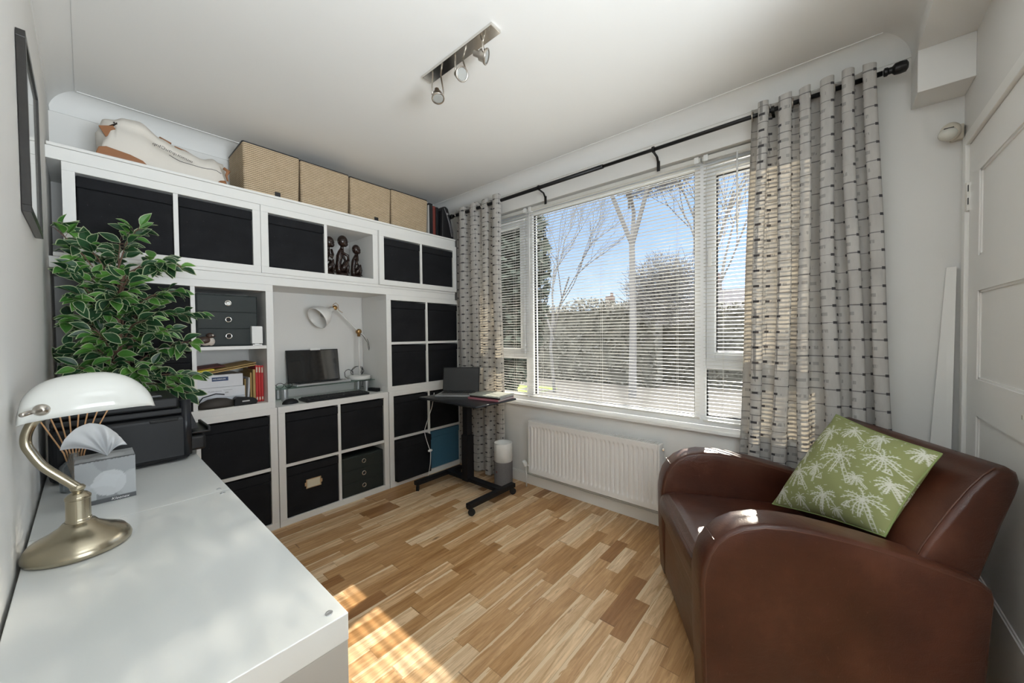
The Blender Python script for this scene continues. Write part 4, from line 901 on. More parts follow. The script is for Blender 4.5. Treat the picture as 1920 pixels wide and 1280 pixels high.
tr.tube(smoothpath([(PCX+.02, PCY+.02, .2), (PCX+.03, PCY, .5), (-.68, -.23, .8), (-.66, -.26, 1.15), (-.60, -.28, 1.4)]), .009, 8)
tips = []
for (u, v_, yy) in [(85, 425, -.32), (150, 455, -.30), (260, 428, -.34), (225, 450, -.28), (305, 490, -.30), (330, 545, -.36), (362, 590, -.30), (355, 640, -.38), (365, 705, -.34), (345, 735, -.36), (300, 690, -.44), (255, 690, -.46), (130, 560, -.40), (100, 600, -.30), (95, 660, -.36), (150, 690, -.46), (110, 735, -.42), (210, 560, -.44), (270, 600, -.46), (310, 620, -.42), (180, 620, -.46), (240, 520, -.38), (160, 510, -.34), (290, 560, -.30), (200, 480, -.22), (250, 640, -.20), (150, 600, -.15), (320, 660, -.22), (120, 500, -.36), (215, 715, -.34), (90, 690, -.2), (280, 735, -.3), (340, 500, -.34), (185, 655, -.42), (235, 575, -.3)]:
    p = at(u, v_, 1, yy); p.x = max(p.x, XL+.03); tips.append(p)
leaves = MB(); cnt = 0
def leaf(p, d, n_, L, w, kind):
    d = d.normalized(); s_ = d.cross(n_).normalized(); n_ = s_.cross(d).normalized()
    out = [(0, 0), (.12, .45), (.32, .92), (.5, 1.0), (.7, .78), (.88, .35), (1, 0)]
    def pt(a, b, k=1): return p+d*(L*a)+s_*(w*b*.5)+n_*(.25*w*abs(b)-.22*L*a*a)
    V = []; mid = [pt(a, 0) for a, _ in out]; inn = .86
    for sg in (1, -1):
        o_ = [pt(a, b*sg) for a, b in out]; i_ = [pt(.04+a*.9, b*sg*inn) for a, b in out]
        leaves.mi = kind; nn = len(out)
        vs = mid+i_; leaves.add(vs, [(k, k+1, nn+k+1, nn+k) for k in range(nn-1)])
        leaves.mi = 2; leaves.add(i_+o_, [(k, k+1, nn+k+1, nn+k) for k in range(nn-1)])
CV = Vector(CP)
for tp in tips:
    st = Vector((-.69, -.27, max(.98, min(1.5, tp.z-.06-.25*random.random())))); md = (st+tp)/2+Vector((0, 0, .04)); pth = smoothpath([st, md, tp], 8)
    tr.tube(pth, [.0035-.0022*i/len(pth) for i in range(len(pth))], 5)
    for k in range(24):
        s_ = .25+.75*(k/23); q = pth[min(len(pth)-1, int(s_*(len(pth)-1)))]; dd = (tp-st).normalized()
        az = Vector((rr.uniform(-1, 1), rr.uniform(-1, .7), rr.uniform(-.55, .35))); dl = (dd*.6+az*.75+Vector((0, 0, -.25))).normalized()
        q2 = q+dl*.018; 
        nrm = (Vector((0, 0, 1))*rr.uniform(.5, 1.2)+(CV-q).normalized()*rr.uniform(.4, 1.9)+Vector((rr.uniform(-.4, .4), rr.uniform(-.4, .4), 0)))
        L_ = rr.uniform(.052, .078); tip_ = q2+dl*L_
        if tip_.x < XL+.008 or q2.x < XL+.01: dl.x = abs(dl.x)
        if (q2+dl*L_).y > -.035: dl.y = -abs(dl.y)
        if q2.y > -.04: q2.y = -.04
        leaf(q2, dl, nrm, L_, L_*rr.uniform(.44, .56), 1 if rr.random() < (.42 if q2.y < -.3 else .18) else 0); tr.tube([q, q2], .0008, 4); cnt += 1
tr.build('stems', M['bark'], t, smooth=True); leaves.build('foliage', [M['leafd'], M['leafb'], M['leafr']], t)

# ---------------------------------------------------------------- picture on left wall
t = thing('picture_frame', (XL, -.9, 1.78), 'black framed picture hanging high on the left wall', 'picture')
y0, y1, z0, z1, dx = -1.085, -.69, 1.545, 2.005, .016; fwid = .018; X0 = XL+.001
mb = MB()
for a in ((y0, y1, z1-fwid, z1), (y0, y1, z0, z0+fwid), (y0, y0+fwid, z0+fwid, z1-fwid), (y1-fwid, y1, z0+fwid, z1-fwid)): mb.box(X0, X0+dx, *a)
mb.build('frame', M['framel'], t, bevel=.001)
MB().box(X0, X0+.006, y0+fwid, y1-fwid, z0+fwid, z1-fwid).build('print', M['art'], t); MB().box(X0+.009, X0+.011, y0+fwid, y1-fwid, z0+fwid, z1-fwid).build('glazing', plain('picture_glass', (.5, .52, .5), .05, spec=.9), t)
tag(MB().tube([(XL+.004, -.3, 0), (XL+.004, -.3, 1.0)], .003, 6).build('wall_cable', M['whitep'], None), 'thin white cable running up the left wall', 'cable') if False else None

# ---------------------------------------------------------------- laptop table
TZ = .72; tx0, tx1, ty0, ty1 = .955, 1.395, -.80, -.135
t = thing('mobile_laptop_table', (1.19, -.45, 0), 'black wheeled laptop table standing before the corner curtain', 'table')
tt = MB().box(tx0, tx1, ty0, ty1, TZ-.016, TZ).build('tabletop', M['tabletop'], t, bevel=.012, seg=3)
MB().box(1.155, 1.225, -.49, -.42, .055, .42).build('outer_post', M['steelb'], t, bevel=.003); MB().box(1.163, 1.217, -.482, -.428, .42, TZ-.03).build('inner_post', M['steelb'], t, bevel=.003)
MB().box(1.06, 1.32, -.62, -.30, TZ-.03, TZ-.0165).build('mounting_plate', M['steelb'], t)
MB().box(1.16, 1.22, -.82, -.20, .058, .085).build('cross_bar', M['steelb'], t, bevel=.003)
for yy in (-.21, -.81):
    MB().box(.865, 1.335, yy-.022, yy+.022, .050, .082).build('foot_bar', M['steelb'], t, bevel=.004)
def caster(x, y, rot):
    c = MB(); d = Vector((math.cos(rot), math.sin(rot), 0)); s_ = Vector((-d.y, d.x, 0)); p = Vector((x, y, .024))
    c.lathe([(.0235, -.009), (.0235, -.003), (.017, -.002), (.017, .002), (.0235, .003), (.0235, .009)], p, s_, 22)
    o = c.build('caster_wheel', M['rubber'], t)
    child(MB().tube([p+Vector((-d.x*.012, -d.y*.012, 0)), (x-d.x*.018, y-d.y*.018, .052)], .006, 10).box(x-d.x*.016-.014, x-d.x*.016+.014, y-d.y*.016-.014, y-d.y*.016+.014, .046, .0505), 'caster_fork', M['steelb'], o)
caster(.885, -.21, -2.4); caster(.885, -.825, -1.2); caster(1.315, -.82, -.4); caster(1.315, -.21, .6)
# white cable hanging
q = [(1.12, -.125, TZ+.012), (1.115, -.118, TZ-.04), (1.11, -.10, .60), (1.06, -.09, .47), (1.045, -.09, .40), (1.085, -.09, .27), (1.10, -.09, .235), (1.095, -.09, .13), (1.085, -.07, .02), (1.10, -.05, .006)]
t = thing('white_cable', (1.1, -.1, 0), 'thin white cable with inline switch hanging from the laptop table', 'cable'); MB().tube(smoothpath(q), .0028, 8).build('flex', M['whitep'], t, smooth=True)
MB().ball((1.095, -.092, .243), .022, .012, .012, 14).build('inline_switch', M['whitep'], t, smooth=True)
# laptop on table: screen facing camera-left (-y, -x)
TT = TZ+.0006
h0, h1 = Vector((1.205, -.13, TT)), Vector((1.385, -.392, TT)); hd = (h1-h0).normalized(); fr_ = Vector((hd.y, -hd.x, 0)); 
if fr_.x > 0: fr_ = -fr_
t = thing('open_laptop', tuple((h0+h1)/2), 'open silver laptop with dark screen on the black wheeled table', 'laptop')
LW = (h1-h0).length
c = (h0+h1)/2+fr_*.105+Vector((0, 0, .0075)); bs = MB().obox(c, hd*LW/2, fr_*.105, (0, 0, .0075)).build('keyboard_base', M['silver'], t, bevel=.003)
kk = MB()
for i in range(13):
    for j in range(5): kk.obox(h0+hd*(LW*(.06+.88*(i+.5)/13))+fr_*(.022+.018*(j+.5))+Vector((0, 0, .0158)), hd*LW*.88/13*.42, fr_*.0075, (0, 0, .0007))
child(kk, 'keys', M['keys'], bs)
A_, B_ = h0+Vector((0, 0, .013)), h1+Vector((0, 0, .013)); lean = -fr_*.035+Vector((0, 0, .205))
sc = quad_slab(A_, B_, B_+lean, A_+lean, -.006).build('screen_lid', M['black'], t, bevel=.002)
off = fr_*.0008
child(quad_slab(A_+lean*.04+hd*.006+off, B_+lean*.04-hd*.006+off, B_+lean*.97-hd*.006+off, A_+lean*.97+hd*.006+off, .0006), 'display_glass', M['screen'], sc)
# magazines
mz = TT
for k, (c_, a_, w_, l_, h_, m_, lb) in enumerate([((1.270, -.645), .12, .105, .145, .014, M['pink'], 'pink spined magazine at the bottom of the pile on the black table'), ((1.275, -.650), .17, .10, .14, .012, plain('dark_spine', (.04, .02, .02), .4), 'dark spined magazine in the middle of the pile'), ((1.270, -.655), .10, .103, .142, .010, M['mag'], 'greenish magazine on top of the pile on the black table')]):
    t = thing('magazine', (c_[0], c_[1], mz), lb, 'magazine', 'magazines on the black table'); ca, sa = math.cos(a_), math.sin(a_); ax_, ay_ = Vector((ca, sa, 0)), Vector((-sa, ca, 0))
    MB().obox((c_[0], c_[1], mz+h_/2), ax_*(w_-.003), ay_*(l_-.003), (0, 0, h_/2-.0015)).build('pages', M['pages'], t)
    MB().obox((c_[0], c_[1], mz+h_-.0008), ax_*w_, ay_*l_, (0, 0, .0008)).obox((c_[0], c_[1], mz+.0008), ax_*w_, ay_*l_, (0, 0, .0008)).obox(Vector((c_[0], c_[1], mz+h_/2))-ax_*w_, ax_*.0015, ay_*l_, (0, 0, h_/2)).build('cover', [m_, M['mag']][0] if k < 2 else M['mag'], t)
    mz += h_+.0006

# ---------------------------------------------------------------- air purifier
ax, ay = 1.392, -.655; R_ = .074
t = thing('air_purifier', (ax, ay, 0), 'round air purifier with white top and grey fabric base beside the radiator', 'air purifier')
MB().lathe([(.0, 0), (R_*.9, 0), (R_, .006), (R_, .20), (R_*.98, .203)], (ax, ay, .0), n=44, caps=False).build('fabric_base', M['gfab'], t, smooth=False)
MB().lathe([(R_*.97, .203), (R_*1.0, .205), (R_*1.0, .345), (R_*.985, .35), (R_*.90, .349), (R_*.86, .333), (R_*.35, .315), (.0, .313)], (ax, ay, 0), n=44, caps=False).build('white_top', M['whitep'], t, smooth=True)
MB().box(ax-R_-.001, ax-R_+.001, ay+.0, ay+.010, .12, .135).build('fabric_tag', M['redbrown'], t)

# ---------------------------------------------------------------- armchair
TH_ = math.radians(30); U = Vector((math.cos(TH_), math.sin(TH_), 0)); V = Vector((math.sin(TH_), -math.cos(TH_), 0))
def ch(a, b, z): return U*a+V*b+Vector((0, 0, z))
t = thing('leather_armchair', tuple(ch(-.4, 2.6, 0)), 'brown leather club armchair with rounded arms in the window corner', 'armchair')
prof = [(2.262, .03), (2.252, .25), (2.250, .44), (2.256, .49), (2.270, .535), (2.292, .572), (2.325, .604), (2.37, .628), (2.43, .641), (2.50, .641), (2.572, .632), (2.65, .617), (2.74, .596), (2.82, .574), (2.90, .55), (2.965, .527), (2.99, .507), (2.997, .48), (2.985, .30), (2.97, .03)]
def arm(a0, a1, db, name='arm'):
    n_ = len(prof); K = 8; rad = .016; mb = MB(); rings = []
    cx = sum(p[0] for p in prof)/n_; cz = sum(p[1] for p in prof)/n_
    def inset(d):
        o = []
        for i in range(n_):
            p0, p1, p2 = prof[i-1], prof[i], prof[(i+1) % n_]
            e1 = (p1[0]-p0[0], p1[1]-p0[1]); e2 = (p2[0]-p1[0], p2[1]-p1[1]); tx, tz = e1[0]/math.hypot(*e1)+e2[0]/math.hypot(*e2), e1[1]/math.hypot(*e1)+e2[1]/math.hypot(*e2)
            l = math.hypot(tx, tz); nx, nz = tz/l, -tx/l; o.append((p1[0]+nx*d, p1[1]+nz*d))
        return o
    spec = [(a0+.0, rad)]+[(a0+rad*(1-math.cos(q)), rad*(1-math.sin(q))) for q in (PI/6, PI/3, PI/2)]+[(a1-rad*(1-math.cos(q)), rad*(1-math.sin(q))) for q in (PI/2, PI/3, PI/6)]+[(a1, rad)]
    vs = []
    for a, d in spec: vs += [ch(a, b+db, max(z, .03)) for b, z in inset(d)]
    fs = []
    for k in range(len(spec)-1): fs += [(k*n_+i, k*n_+(i+1) % n_, (k+1)*n_+(i+1) % n_, (k+1)*n_+i) for i in range(n_)]
    # flat sides, slightly padded
    for k, sgn in ((0, -1), (len(spec)-1, 1)):
        ins = inset(rad+.03); base = len(vs); aa = spec[k][0]+sgn*.004; vs += [ch(aa, b+db, max(z, .04)) for b, z in ins]
        fs += [(k*n_+i, k*n_+(i+1) % n_, base+(i+1) % n_, base+i) for i in range(n_)]; fs.append(tuple(base+i for i in range(n_)))
    o = mb.add(vs, fs).build(name, M['leather'], t, smooth=True)
    for aa in (a0+.003, a1-.003):
        pin = inset(.012); child(MB().tube([ch(aa, b+db, z) for b, z in pin[:-1]], .0028, 8), 'piping', M['piping'], o, smooth=True)
    i0 = 5; pi_ = inset(-.001); child(MB().tube([ch(a0+(a1-a0)*q, pi_[i0][0]+db, pi_[i0][1]+.004) for q in (.1, .3, .5, .7, .9)], .0022, 6), 'cross_seam', M['piping'], o)
    return o
arm(-.79, -.675, 0); arm(-.112, 0.0, .022)
# front panel, seat cushion
MB().prism([ch(-.675, 2.285, .04), ch(-.675, 2.285, .335), ch(-.675, 2.85, .335), ch(-.675, 2.85, .04)], U*.563).build('front_panel', M['leather'], t, bevel=.01, seg=3)
def seatf(u, v):
    a = -.672+.558*u; s_ = [(2.272, .335), (2.264, .35), (2.262, .40), (2.268, .428), (2.285, .442), (2.32, .449), (2.45, .447), (2.62, .438), (2.85, .425)]
    k = v*(len(s_)-1); i = min(int(k), len(s_)-2); f_ = k-i; b = s_[i][0]*(1-f_)+s_[i+1][0]*f_; z = s_[i][1]*(1-f_)+s_[i+1][1]*f_
    z += (.016*math.sin(PI*u)**.6 if v > .5 else 0) - (.008 if (u < .03 or u > .97) else 0); b -= .006*math.sin(PI*u)**.5 if v < .5 else 0
    return ch(a, b, z)
so = MB().sheet(seatf, 40, 48).build('seat_cushion', M['leather'], t, smooth=True)
child(MB().tube([seatf(.012+.976*i/30, .44)+Vector((0, 0, .001)) for i in range(31)], .0026, 6), 'front_seam', M['piping'], so, smooth=True)
child(MB().tube([seatf(.035, .40+.6*i/16)+Vector((0, 0, .002)) for i in range(17)], .002, 6), 'side_seam', M['piping'], so, smooth=True)
# backrest
bp_ = [(2.80, .41), (2.83, .50), (2.864, .587), (2.90, .650), (2.938, .712), (2.974, .765), (3.008, .805), (3.035, .827), (3.062, .833), (3.080, .822), (3.086, .80), (3.080, .77), (3.05, .67), (3.02, .58), (2.985, .48), (2.96, .41)]
def backmb(a0, a1, rad=.02):
    n_ = len(bp_); spec = [(a0, rad)]+[(a0+rad*(1-math.cos(q)), rad*(1-math.sin(q))) for q in (PI/6, PI/3, PI/2)]+[(a1-rad*(1-math.cos(q)), rad*(1-math.sin(q))) for q in (PI/2, PI/3, PI/6)]+[(a1, rad)]
    cx = sum(p[0] for p in bp_)/n_; cz = sum(p[1] for p in bp_)/n_; vs = []; fs = []
    def ins(p, d): l = math.hypot(cx-p[0], cz-p[1]); return (p[0]+(cx-p[0])/l*d, p[1]+(cz-p[1])/l*d)
    for a, d in spec: vs += [ch(a, *ins(p, d)) for p in bp_]
    for k in range(len(spec)-1): fs += [(k*n_+i, k*n_+(i+1) % n_, (k+1)*n_+(i+1) % n_, (k+1)*n_+i) for i in range(n_)]
    fs += [tuple(range(n_)), tuple(range((len(spec)-1)*n_, len(spec)*n_))]; return MB().add(vs, fs)
bo = backmb(-.748, -.09).build('backrest', M['leather'], t, smooth=True)
child(MB().tube([ch(-.7475+.014, b+.0005, z+.001) for b, z in bp_[1:8]], .0026, 8), 'piping', M['piping'], bo, smooth=True)
for a, b in ((-.72, 2.30), (-.06, 2.32), (-.72, 2.92), (-.06, 2.90)): MB().lathe([(.02, 0), (.024, .031)], ch(a, b, 0), n=12).build('foot', M['ebony'], t)
# cushion
cL, cB, cR, cT = ch(-.246, 2.696, .475), ch(-.665, 2.82, .575), ch(-.665, 2.965, .842), ch(-.21, 2.955, .862)
t = thing('throw_cushion', tuple((cL+cB)/2), 'green cushion with white palm tree print on the armchair', 'cushion')
NG = 230; img = np.zeros((NG, NG)); gy, gx = np.mgrid[0:NG, 0:NG]/(NG-1.0)
def stroke(p, q, w=.0045, k=1.0):
    p, q = np.array(p), np.array(q); d = q-p; L = max(1e-9, d@d); s_ = np.clip(((gx-p[0])*d[0]+(gy-p[1])*d[1])/L, 0, 1)
    dist = np.hypot(gx-p[0]-s_*d[0], gy-p[1]-s_*d[1]); np.maximum(img, np.clip((w-dist)/.003+.5, 0, 1)*k, out=img)
pr_ = random.Random(5)
def palm(x, y, s_, ang, n_=9, feather=True):
    ca, sa = math.cos(ang), math.sin(ang); L = s_*1.5; prev = None
    for i in range(9):   # trunk: two lines and rungs
        f_ = i/8; bx_, by_ = x-ca*L*f_+sa*.12*s_*math.sin(f_*2), y-sa*L*f_-ca*.12*s_*math.sin(f_*2); w_ = .05*s_+.03*s_*f_
        a_, b_ = (bx_-sa*w_, by_+ca*w_), (bx_+sa*w_, by_-ca*w_); stroke(a_, b_, .003)
        if prev: stroke(prev[0], a_, .003); stroke(prev[1], b_, .003)
        prev = (a_, b_)
    for i in range(n_):
        th = 2*PI*i/n_+pr_.uniform(-.15, .15); px, py = x, y; st = .16*s_
        for j in range(5):
            nx_, ny_ = px+math.cos(th)*st, py+math.sin(th)*st-.012*s_*j; stroke((px, py), (nx_, ny_), .0042 if s_ > .1 else .0032)
            if feather and s_ > .09:
                for sg in (-1, 1): stroke((px, py), (px+math.cos(th+sg*.9)*st*.62, py+math.sin(th+sg*.9)*st*.62), .0026, .9)
            px, py = nx_, ny_; th += .18*(1 if math.cos(th) < 0 else -1)
for a_ in [(.50, .60, .155, 2.2), (.20, .80, .12, 2.0), (.80, .72, .12, 2.6), (.84, .25, .14, 1.9), (.20, .33, .12, 2.4), (.55, .18, .11, 1.4), (.40, .90, .09, 2.6), (.65, .92, .08, 2.1), (.10, .55, .08, 2.2), (.93, .50, .085, 2.0), (.36, .42, .075, 1.8), (.72, .44, .07, 2.5), (.08, .12, .09, 2.4), (.33, .10, .06, 2.2), (.95, .92, .08, 2.3), (.68, .08, .05, 2)]: palm(a_[0], a_[1], a_[2]*1.3, a_[3], 11)
for i in range(16):
    a_ = 2*PI*i/16; stroke((.64+.035*math.cos(a_), .80+.035*math.sin(a_)), (.64+.035*math.cos(a_+.4), .80+.035*math.sin(a_+.4)), .003); stroke((.64+.05*math.cos(a_), .80+.05*math.sin(a_)), (.64+.085*math.cos(a_), .80+.085*math.sin(a_)), .0026)
for bx_, by_ in ((.30, .22), (.88, .60), (.12, .70), (.45, .33), (.75, .14)):
    stroke((bx_-.03, by_), (bx_+.03, by_), .006); stroke((bx_, by_), (bx_, by_+.05), .003); stroke((bx_, by_+.05), (bx_+.028, by_+.008), .003); stroke((bx_-.028, by_+.008), (bx_, by_+.05), .003)
for i in range(260):
    x_, y_ = pr_.random(), pr_.random(); a_ = pr_.choice((.1, .3, 2.2)); l_ = pr_.uniform(.01, .03)
    if img[int(y_*(NG-1)), int(x_*(NG-1))] < .05: stroke((x_, y_), (x_+math.cos(a_)*l_, y_+math.sin(a_)*l_), .0024, .85)
mb = MB(); mb.col = []; cn = ((cB-cL).cross(cT-cL)).normalized()
if cn.dot(CV-cL) < 0: cn = -cn
def cush(u, v, sg):
    p = cL*(1-u)*(1-v)+cB*u*(1-v)+cR*u*v+cT*(1-u)*v; m = (cL+cB+cR+cT)/4
    e_ = (1-abs(2*u-1)**2.6)*(1-abs(2*v-1)**2.6); pin = .05*(math.sin(PI*u)*(1-math.sin(PI*v))+math.sin(PI*v)*(1-math.sin(PI*u)))
    p = p+(m-p)*pin*1.0; w_ = .003*math.sin(u*17+v*5)*math.sin(v*13)
    return p+cn*(sg*(.072*max(e_, 0)**.6)+w_*e_)
for sg in (1, -1):
    mb.sheet(lambda u, v: cush(u, v, sg), NG-1, NG-1)
    g_ = np.array([.265, .285, .125]); w_ = np.array([.68, .68, .60])
    for j in range(NG):
        for i in range(NG):
            k_ = img[j, i]*.9; c_ = g_*(1-k_)+w_*k_; mb.col.append((c_[0], c_[1], c_[2], 1))
mb.build('cushion_cover', M['print'], t, smooth=True)
ed = [cush(i/40, 0, 0) for i in range(40)]+[cush(1, i/40, 0) for i in range(40)]+[cush(1-i/40, 1, 0) for i in range(40)]+[cush(0, 1-i/40, 0) for i in range(40)]
MB().tube(ed, .003, 6, closed=True).build('edge_seam', plain('green_seam', (.24, .30, .11), .8), t, smooth=True)

# ---------------------------------------------------------------- ceiling spotlight bar
zp = ZC-.014; q1, q2, q3, q4 = at(797.3, 148.9, 2, zp), at(811.4, 157.5, 2, zp), at(913, 43.4, 2, zp), at(938, 61.4, 2, zp)
fx_0, fx_1 = (q1.x+q3.x)/2, (q2.x+q4.x)/2; fy0, fy1 = min(q3.y, q4.y), max(q1.y, q2.y)
t = thing('spotlight_bar', ((fx_0+fx_1)/2, (fy0+fy1)/2, ZC), 'chrome ceiling bar carrying three adjustable spotlights', 'ceiling light')
MB().box(fx_0, fx_1, fy0, fy1, zp, ZC-.0005).build('mirror_plate', M['chrome'], t, bevel=.002)
fxm = (fx_0+fx_1)/2
for (u, v_, dr_, ym) in ((907, 97, (.55, -.75, -.35), fy0+.085), (864, 139, (-.15, -.85, -.5), (fy0+fy1)/2), (821, 181, (-.15, -.35, -1), fy1-.075)):
    p = at(u, v_, 1, ym-.01); 
    if not (fx_0-.05 < p.x < fx_1+.05): p = Vector((fxm, ym, ZC-.10))
    p.z = max(min(p.z, ZC-.085), ZC-.13); d = Vector(dr_).normalized()
    hd_ = MB().lathe([(.0, -.045), (.012, -.045), (.014, -.02), (.022, -.018), (.024, .0), (.030, .008), (.031, .014), (.028, .016), (.025, .014)], p, d, 24, caps=False).build('spot_head', M['nickel'], t, smooth=True)
    child(MB().lathe([(.026, .010), (.026, .013), (.020, .0135), (.0, .0135)], p, d, 24, caps=False), 'bulb', M['bulb'], hd_, smooth=True)
    child(MB().tube([p+d*(.006)+d.orthogonal().normalized()*(.012), p+d*(.018)+d.orthogonal().normalized()*.012], .003, 8), 'clip', M['chrome'], hd_) if False else None
    s_ = d.cross(Vector((0, 0, 1))).normalized()
    a = MB()
    for sg in (1, -1): a.tube([p+s_*.026*sg, p+s_*.028*sg+Vector((0, 0, .03)), (p.x*.4+fxm*.6+s_.x*.02*sg, ym+s_.y*.02*sg, ZC-.014)], .0038, 8)
    a.build('swivel_yoke', M['nickel'], t, smooth=True)

# ---------------------------------------------------------------- wall sensor, leaning board
p = at(1795, 247, 0, W-.03); 
t = thing('motion_sensor', (W-.03, -3.02, p.z), 'cream motion sensor mounted high in the corner beside the door', 'sensor')
q = Vector((W-.048, -3.005, p.z)); MB().ball(q, .030, .030, .036, 20).build('housing', M['pir'], t, smooth=True); MB().ball(q+Vector((-.010, .008, -.010)), .028, .028, .026, 18).build('lens', M['pirlens'], t, smooth=True)
MB().box(W-.03, W-.001, -3.045, -3.01, p.z-.03, p.z+.03).build('mounting', M['pir'], t, bevel=.004); MB().box(q.x-.034, q.x-.026, q.y-.004, q.y+.022, p.z+.004, p.z+.007).build('indicator_slot', M['ink'], t)
t0 = Vector((W-.004, -3.018, 1.475)); b0 = Vector((W-.045, -2.955, .0)); s_ = Vector((0, 1, 0))
mb = MB(); wv = Vector((-.002, .0, 0)); A1, A2 = (W-.018, -3.032, 1.475), (W-.003, -3.003, 1.475)
mb.add([(W-.060, -3.010, 0), (W-.028, -2.925, 0), (W-.022, -3.003, 1.475), (W-.030, -3.030, 1.475), (W-.052, -3.012, 0), (W-.020, -2.927, 0), (W-.003, -3.005, 1.475), (W-.011, -3.032, 1.475)], [(0, 1, 2, 3), (4, 7, 6, 5), (0, 4, 5, 1), (1, 5, 6, 2), (2, 6, 7, 3), (3, 7, 4, 0)])
tag(mb.build('leaning_board', M['trim'], None, bevel=.001), 'narrow white board leaning in the corner between curtain and door', 'board')

# ---------------------------------------------------------------- outside
struct('ground_bounce_slab', MB().box(W+.3, 4.0, -9, 5, -.345, -.335), plain('pale_bounce_surface', (.42, .41, .38), .9, nz=.1, nscale=4)).name = 'added_bounce_slab'  # made-up pale slab, added to bounce sun up onto the ceiling
struct('ground', MB().box(W+.4, 60, -30, 50, -.5, -.35), M['grass'])
def hedge(x0, x1, y0, y1, h, label, seed, mat=None, n_=5200, sz=.07):
    rr = random.Random(seed); mb = MB().box(x0+.15, x1-.15, y0+.1, y1-.1, -.35, h-.2)
    for _ in range(n_):
        f_ = rr.random(); y = rr.uniform(y0, y1)
        if f_ < .6: p = Vector((x0+rr.uniform(0, .25), y, rr.uniform(-.35, h)))
        else: p = Vector((rr.uniform(x0, x1), y, h+rr.uniform(-.25, .12)+.1*math.sin(y*2.3)))
        a = Vector((rr.uniform(-1, 1), rr.uniform(-1, 1), rr.uniform(-1, 1))).normalized()*sz; b = a.orthogonal().normalized()*sz*.6
        mb.add([p-a, p+b, p+a, p-b], [(0, 1, 2, 3)])
    return tag(mb.build('garden_hedge', mat or M['hedge'], None), label, 'hedge', 'garden hedges')
hedge(9.6, 10.5, 1.0, 9.8, 2.15, 'brown winter hedge across the garden behind the bare trees', 1)
hedge(10.6, 11.6, -5.2, 3.0, 2.0, 'clipped hedge seen through the right side of the window', 2, n_=3800)
def bare(x, y, h, label, seed, spread=.5, depth=5, r0=.09, lean=(0, 0), crown=None):
    rr = random.Random(seed); mb = MB()
    def br(p, d, L, r, k):
        if k == depth: L *= 1.2
        q = p+d*L*.5+Vector((rr.uniform(-.05, .05), rr.uniform(-.05, .05), 0))*L; e_ = p+d*L; mb.tube([p, q, e_], [r, r*.85, r*.7], 4 if k < depth-1 else 5, cap=False)
        if k == 0: return
        for _ in range(3 if k > 1 else 4):
            nd = (d+Vector((rr.uniform(-1, 1), rr.uniform(-1, 1), rr.uniform(-.25, .8)))*spread*1.3).normalized(); s_ = rr.uniform(.45, 1); br(p+d*L*s_, nd, L*rr.uniform(.6, .8), r*.58, k-1)
    if crown:
        (cx, cy, cz), (rx, ry, rz), nn = crown
        for _ in range(nn):
            q = Vector((rr.gauss(0, 1), rr.gauss(0, 1), rr.gauss(0, 1))).normalized()*rr.random()**.45; p = Vector((cx+q.x*rx, cy+q.y*ry, cz+q.z*rz))
            d = Vector((rr.uniform(-1, 1), rr.uniform(-1, 1), rr.uniform(-.1, 1.2))).normalized()*rr.uniform(.2, .4); mb.tube([p, p+d*.5+Vector((rr.uniform(-.03, .03), rr.uniform(-.03, .03), 0)), p+d], [.0075, .006, .003], 3, cap=False)
    br(Vector((x, y, -.35)), Vector((lean[0], lean[1], 1)).normalized(), h*.36, r0, depth); return tag(mb.build('bare_tree', M['twig'], None), label, 'tree', 'bare garden trees')
bare(7.9, 1.0, 8.6, 'tallest bare tree in the middle of the garden view', 3, .55, 6, .10, (0, 0), ((8.1, .55, 5.25), (.9, 1.35, .80), 4200)); bare(8.6, -.4, 6.4, 'bare tree right of the tallest one, seen through the large pane', 9, .5, 6, .07, (0, 0), ((8.8, .55, 2.2), (.4, 1.05, .9), 3200))
bare(7.4, 2.95, 5.4, 'thin bare tree beside the dark evergreen', 14, .5, 6, .05)
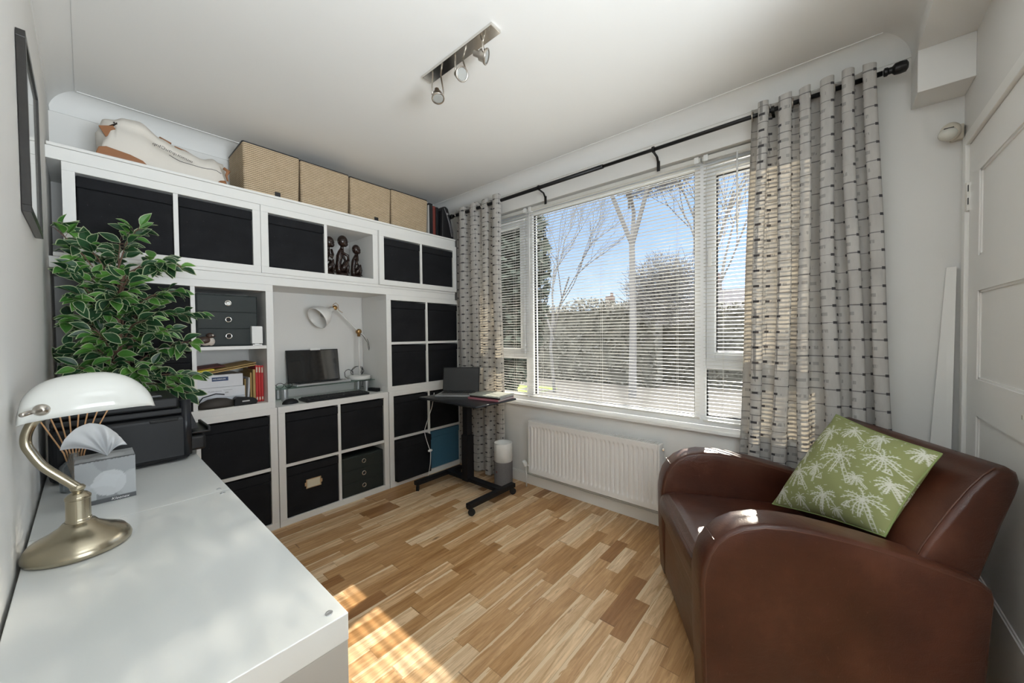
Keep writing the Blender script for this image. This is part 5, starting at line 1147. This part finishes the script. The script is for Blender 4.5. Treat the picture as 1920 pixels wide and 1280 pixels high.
def bushy(x, y, h, r, label, seed, n_=11000):
    rr = random.Random(seed); t = thing('evergreen_tree', (x, y, -.35), label, 'tree')
    MB().tube([(x, y, -.35), (x, y, h*.7)], [.12, .05], 8).build('trunk', M['twig'], t)
    mb = MB()
    for _ in range(n_):
        v_ = Vector((rr.gauss(0, 1), rr.gauss(0, 1), rr.gauss(0, 1))).normalized()*rr.uniform(.72, 1.08); p = Vector((x+v_.x*r, y+v_.y*r, h*.5+v_.z*h*.5))
        a = Vector((rr.uniform(-1, 1), rr.uniform(-1, 1), rr.uniform(-1, 1))).normalized()*.10; b = a.orthogonal().normalized()*.05; mb.add([p-a, p+b, p+a, p-b], [(0, 1, 2, 3)])
    mb.ball((x, y, h*.48), r*.7, r*.7, h*.44, 20); mb.build('foliage', M['everg'], t)
bushy(4.3, 2.35, 4.9, 1.12, 'dark evergreen tree close outside the left casement', 5)
tag(MB().sheet(lambda u, v: (6.4+1.6*u, 3.3+1.4*v-.1*u, -.345+.03*math.sin(u*7)*math.sin(v*5)), 12, 12).build('grass_patch', M['lawn'], None), 'bright green grass patch on the garden ground', 'grass', None, 'stuff')
def house(x, y, w, d, h, rh, label, seed):
    t = thing('distant_house', (x, y, -.35), label, 'house', 'distant houses'); MB().box(x, x+d, y, y+w, -.35, h).build('walls', M['brick'], t)
    MB().add([(x-.3, y-.3, h), (x+d+.3, y-.3, h), (x+d+.3, y+w+.3, h), (x-.3, y+w+.3, h), (x+d/2, y+1, h+rh), (x+d/2, y+w-1, h+rh)], [(0, 1, 4), (1, 2, 5, 4), (2, 3, 5), (3, 0, 4, 5), (0, 3, 2, 1)]).build('roof', M['roof'], t)
    for cy in (y+w*.2, y+w*.72): MB().box(x+d/2-.4, x+d/2+.4, cy, cy+.8, h+rh-.8, h+rh+1.1).box(x+d/2-.2, x+d/2+.2, cy+.1, cy+.3, h+rh+1.1, h+rh+1.5).build('chimney', M['brick'], t)
    for k in range(3): MB().box(x-.05, x, y+w*(.15+.28*k), y+w*(.15+.28*k)+1.0, h-1.9, h-.7).build('window', M['screen'], t)
house(34, -1.5, 9, 7, 3.1, 2.0, 'distant roof with two chimneys seen through the right casement', 1)
house(36, 10, 9, 7, 2.8, 1.6, 'distant roof behind the bare trees', 2)
for o in bpy.data.objects:
    if '_o' in o: del o['_o']
